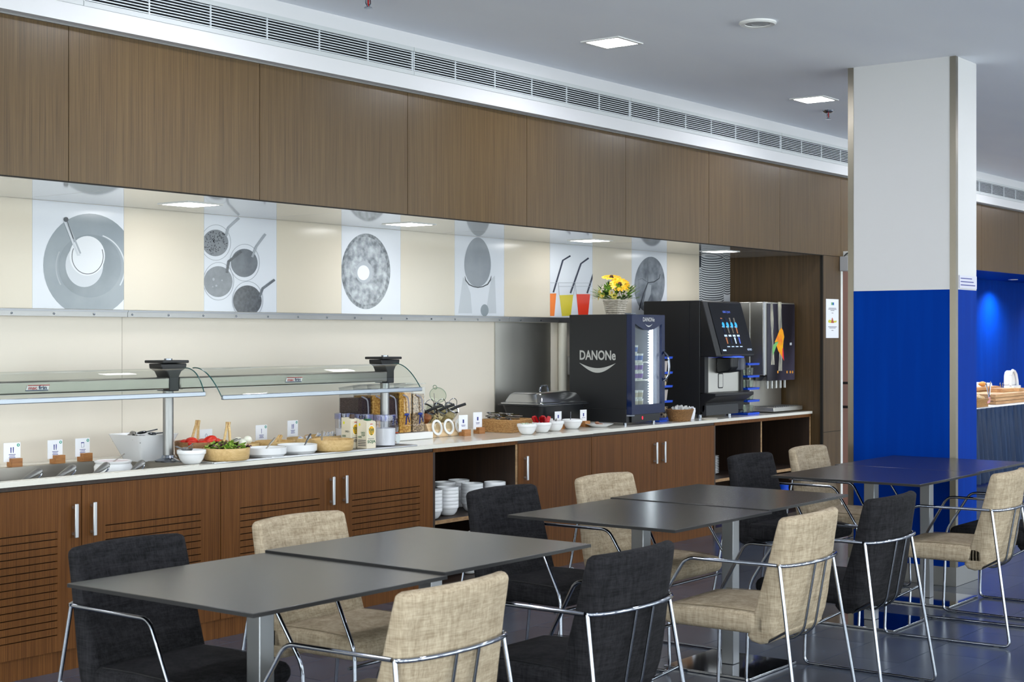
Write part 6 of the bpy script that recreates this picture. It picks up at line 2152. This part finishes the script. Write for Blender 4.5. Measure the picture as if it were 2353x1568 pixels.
# blue plastic cups on the bottom of the right-hand cabinet
gcup = G().lathe([(0, 0.0), (0.036, 0.0), (0.045, 0.10), (0.042, 0.10), (0.033, 0.004), (0, 0.004)], 20)
for u, yy_, n, nm in ((1651, 5.60, 3, 'left'), (1800, 5.62, 4, 'middle'), (1828, 5.62, 4, 'right')):
    me = gcup.mesh('blue_cup')
    me.materials.append(M_bluep)
    x = at_uy(u, yy_)
    for k in range(n):
        o = bpy.data.objects.new('blue_cup', me)
        COL.objects.link(o)
        o.location = (x, yy_, 0.0415 + 0.037 * k)
        tag(o, 'blue plastic cup, %s of the %s stack on the cabinet floor' % (ordn[k], nm), 'cup', 'blue plastic cups')

# ============================================================ FAR BUFFET TABLE IN THE BLUE NICHE
FTX0, FTX1, FTY0, FTY1, FTZ = 13.6, 17.4, 5.22, 6.0, 0.75
t = thing('buffet_table', 'buffet table with a pleated blue skirt in the far niche', 'table', (FTX0, FTY0, 0))
part('top', G().box(0, FTX1 - FTX0, 0.0, FTY1 - FTY0, FTZ - 0.03, FTZ - 0.004), M_cloth, t)
for x, y in ((0.05, 0.07), (FTX1 - FTX0 - 0.05, 0.07), (0.05, 0.72), (FTX1 - FTX0 - 0.05, 0.72)):
    part('leg', G().lathe([(0.02, 0.0005), (0.02, FTZ - 0.03)], 10, (x, y, 0)), M_chromed, t)
o = part('tablecloth', G().box(FTX0 - 0.006, FTX1 + 0.006, FTY0 - 0.006, FTY1 + 0.006, FTZ - 0.003, FTZ).box(FTX0 - 0.006, FTX1 + 0.006, FTY0 - 0.008, FTY0 - 0.004, FTZ - 0.03, FTZ - 0.003), M_cloth)
tag(o, 'white cloth on the far buffet table', 'tablecloth')
vs, fs = [], []
n = 260
for i in range(n + 1):
    s_ = i / n
    x = FTX0 - 0.01 + (FTX1 - FTX0 + 0.02) * s_
    ph = s_ * 30 * 2 * PI
    for j_ in range(7):
        z = FTZ - 0.004 - (FTZ - 0.03) * j_ / 6
        amp = 0.006 + 0.026 * (j_ / 6) ** 0.7
        vs.append((x + 0.010 * math.cos(ph) * (j_ / 6), FTY0 - 0.012 - amp * (1 + math.sin(ph + 0.6 * math.sin(ph * 0.37))) - 0.004, z))
for i in range(n):
    for j_ in range(6):
        a = i * 7 + j_
        fs.append((a, a + 1, a + 8, a + 7))
o = part('table_skirt', G().add(vs, fs), M_skirt, angle=80)
tag(o, 'pleated dark blue skirt hanging round the far buffet table', 'table skirt')


def crate(x, y, z, w, d, h, n, label):
    t = thing('wooden_crate', label, 'crate', (x, y, z), 0, 'wooden crates on the far table')
    sh = h / n
    for k in range(n):
        z0, z1 = k * sh + 0.001, (k + 1) * sh - 0.004
        part('slat', G().box(0, w, 0, 0.012, z0, z1), M_crate, t)
        part('slat', G().box(0, w, d - 0.012, d, z0, z1), M_crate, t)
        part('slat', G().box(0, 0.012, 0.0125, d - 0.0125, z0, z1), M_crate, t)
        part('slat', G().box(w - 0.012, w, 0.0125, d - 0.0125, z0, z1), M_crate, t)
    part('floor', G().box(0.0125, w - 0.0125, 0.0125, d - 0.0125, h - 0.007, h), M_crate, t)
    for px_ in (0.0125, w - 0.0325):
        part('corner_post', G().box(px_, px_ + 0.02, 0.0125, 0.03, 0.001, h - 0.0075), M_crate, t)
    return t


cx0 = at_uy(2288, 5.34)
crate(cx0, 5.34, FTZ + 0.0005, 1.95, 0.36, 0.105, 3, 'long wooden crate in front on the far buffet table')
cx1 = at_uy(2254, 5.55)
crate(cx1 - 0.25, 5.72, FTZ + 0.0005, 1.3, 0.24, 0.155, 4, 'higher wooden crate of bread at the rear of the far table')
cx2 = at_uy(2290, 5.5)
crate(cx2 + 0.1, 5.47, FTZ + 0.107, 0.34, 0.15, 0.038, 1, 'small wooden tray standing on the front crate')
cx3 = at_uy(2341, 5.42)
crate(cx3, 5.42, FTZ + 0.107, 0.20, 0.15, 0.035, 1, 'small wooden tray at the right picture edge on the front crate')
bxx = at_uy(2257, 5.30)
t = thing('bread_basket', 'wicker basket of rolls on the far buffet table', 'basket', (bxx - 0.06, 5.34, FTZ + 0.001))
wicker_rect(t, 0.30, 0.13, 0.078, 6, M_wick, 0.02)
part('napkin', G().prism([(0.095, 0.03), (0.175, 0.04), (0.185, 0.095), (0.13, 0.09)], lambda a, b_, d: (a, d, b_), -0.078, -0.074), mat('checked_napkin', (214, 70, 90), 0.8, noise=((160, 160, 160), (240, 210, 214), 1, 0.45, 0.55)), t)
for k in range(7):
    o = part('bread_roll', G().ball((0, 0, 0), (0.035, 0.028, 0.022), 12, 8), mat('bread_crust', (206, 166, 110), 0.7, noise=((40, 40, 40), (230, 206, 170), 2, 0.4, 0.6)), loc=(bxx - 0.16 + 0.035 * k, 5.325 + 0.03 * (k % 2), FTZ + 0.085 + 0.008 * (k % 3)), rot=(0, 0, k))
    tag(o, 'small bread roll in the wicker basket on the far table', 'bread roll', 'rolls in the far basket')
o = part('croissant', G().ball((0, 0, 0), (0.06, 0.03, 0.028), 14, 8, fn=lambda p: Vector((p.x, p.y + p.x * p.x * 6, p.z))), mat('croissant_crust', (196, 136, 70), 0.6), loc=(at_uy(2258, 5.78), 5.78, FTZ + 0.184))
tag(o, 'golden croissant in the rear crate on the far table', 'croissant')
o = part('bread_paper', G().prism([(0.0, 0.0), (0.22, 0.0), (0.2, 0.035), (0.1, 0.03), (0.02, 0.045)], lambda a, b_, d: (a, d, b_), 0, 0.15), M_paper, loc=(at_uy(2268, 5.74), 5.76, FTZ + 0.156))
tag(o, 'white paper lining the rear bread crate', 'paper')
for k, (ua, va, ub, vb, uc, vc) in enumerate(((2273, 917, 2266, 882, 2276, 880), (2303, 910, 2298, 882, 2304, 882))):
    yy_ = 5.40 if k == 0 else 5.60
    A_ = at_y(ua, va, yy_)
    t = thing('bread_tongs', ('steel tongs standing in the bread basket', 'steel tongs standing in the rear wooden crate')[k], 'tongs', A_, 0, 'steel bread tongs')
    for (u, v) in ((ub, vb), (uc, vc)):
        B_ = at_y(u, v, yy_) - A_
        ar = part('arm', G().tube([(0, 0, 0), B_ * 0.95], 0.006, 8), M_chrome, t)
        part('tip', G().ball(B_, (0.010, 0.006, 0.018), 10, 6), M_chromed, ar)
# white porcelain spoon holder
x = at_uy(2337, 5.62)
t = thing('porcelain_holder', 'tall white porcelain scoop holder with an arched back on the crate', 'holder', (x - 0.09, 5.60, FTZ + 0.1075))
prof2 = [(-0.085, 0.0), (0.16, 0.0), (0.16, 0.05), (-0.085, 0.05)]
part('foot', G().prism(prof2, lambda a, b_, d: (a, d, b_), 0, 0.11), M_por, t, bevel=0.008)
arch = [(-0.085, 0.05), (0.15, 0.05), (0.14, 0.10), (0.105, 0.17), (0.05, 0.205), (-0.01, 0.215), (-0.055, 0.20), (-0.08, 0.16)]
inn = [(-0.05, 0.06), (0.11, 0.06), (0.10, 0.10), (0.075, 0.15), (0.035, 0.18), (0.0, 0.187), (-0.035, 0.175), (-0.05, 0.14)]
part('back', G().prism(arch, lambda a, b_, d: (a, d, b_), 0.05, 0.11), M_por, t, bevel=0.012, seg=3)
g = G()
for i in range(len(arch)):
    g.tube([(arch[i][0] * 0.97, 0.035, arch[i][1]), (arch[(i + 1) % len(arch)][0] * 0.97, 0.035, arch[(i + 1) % len(arch)][1])], 0.016, 8) if i not in (0,) else None
part('rim', g, M_por, t)
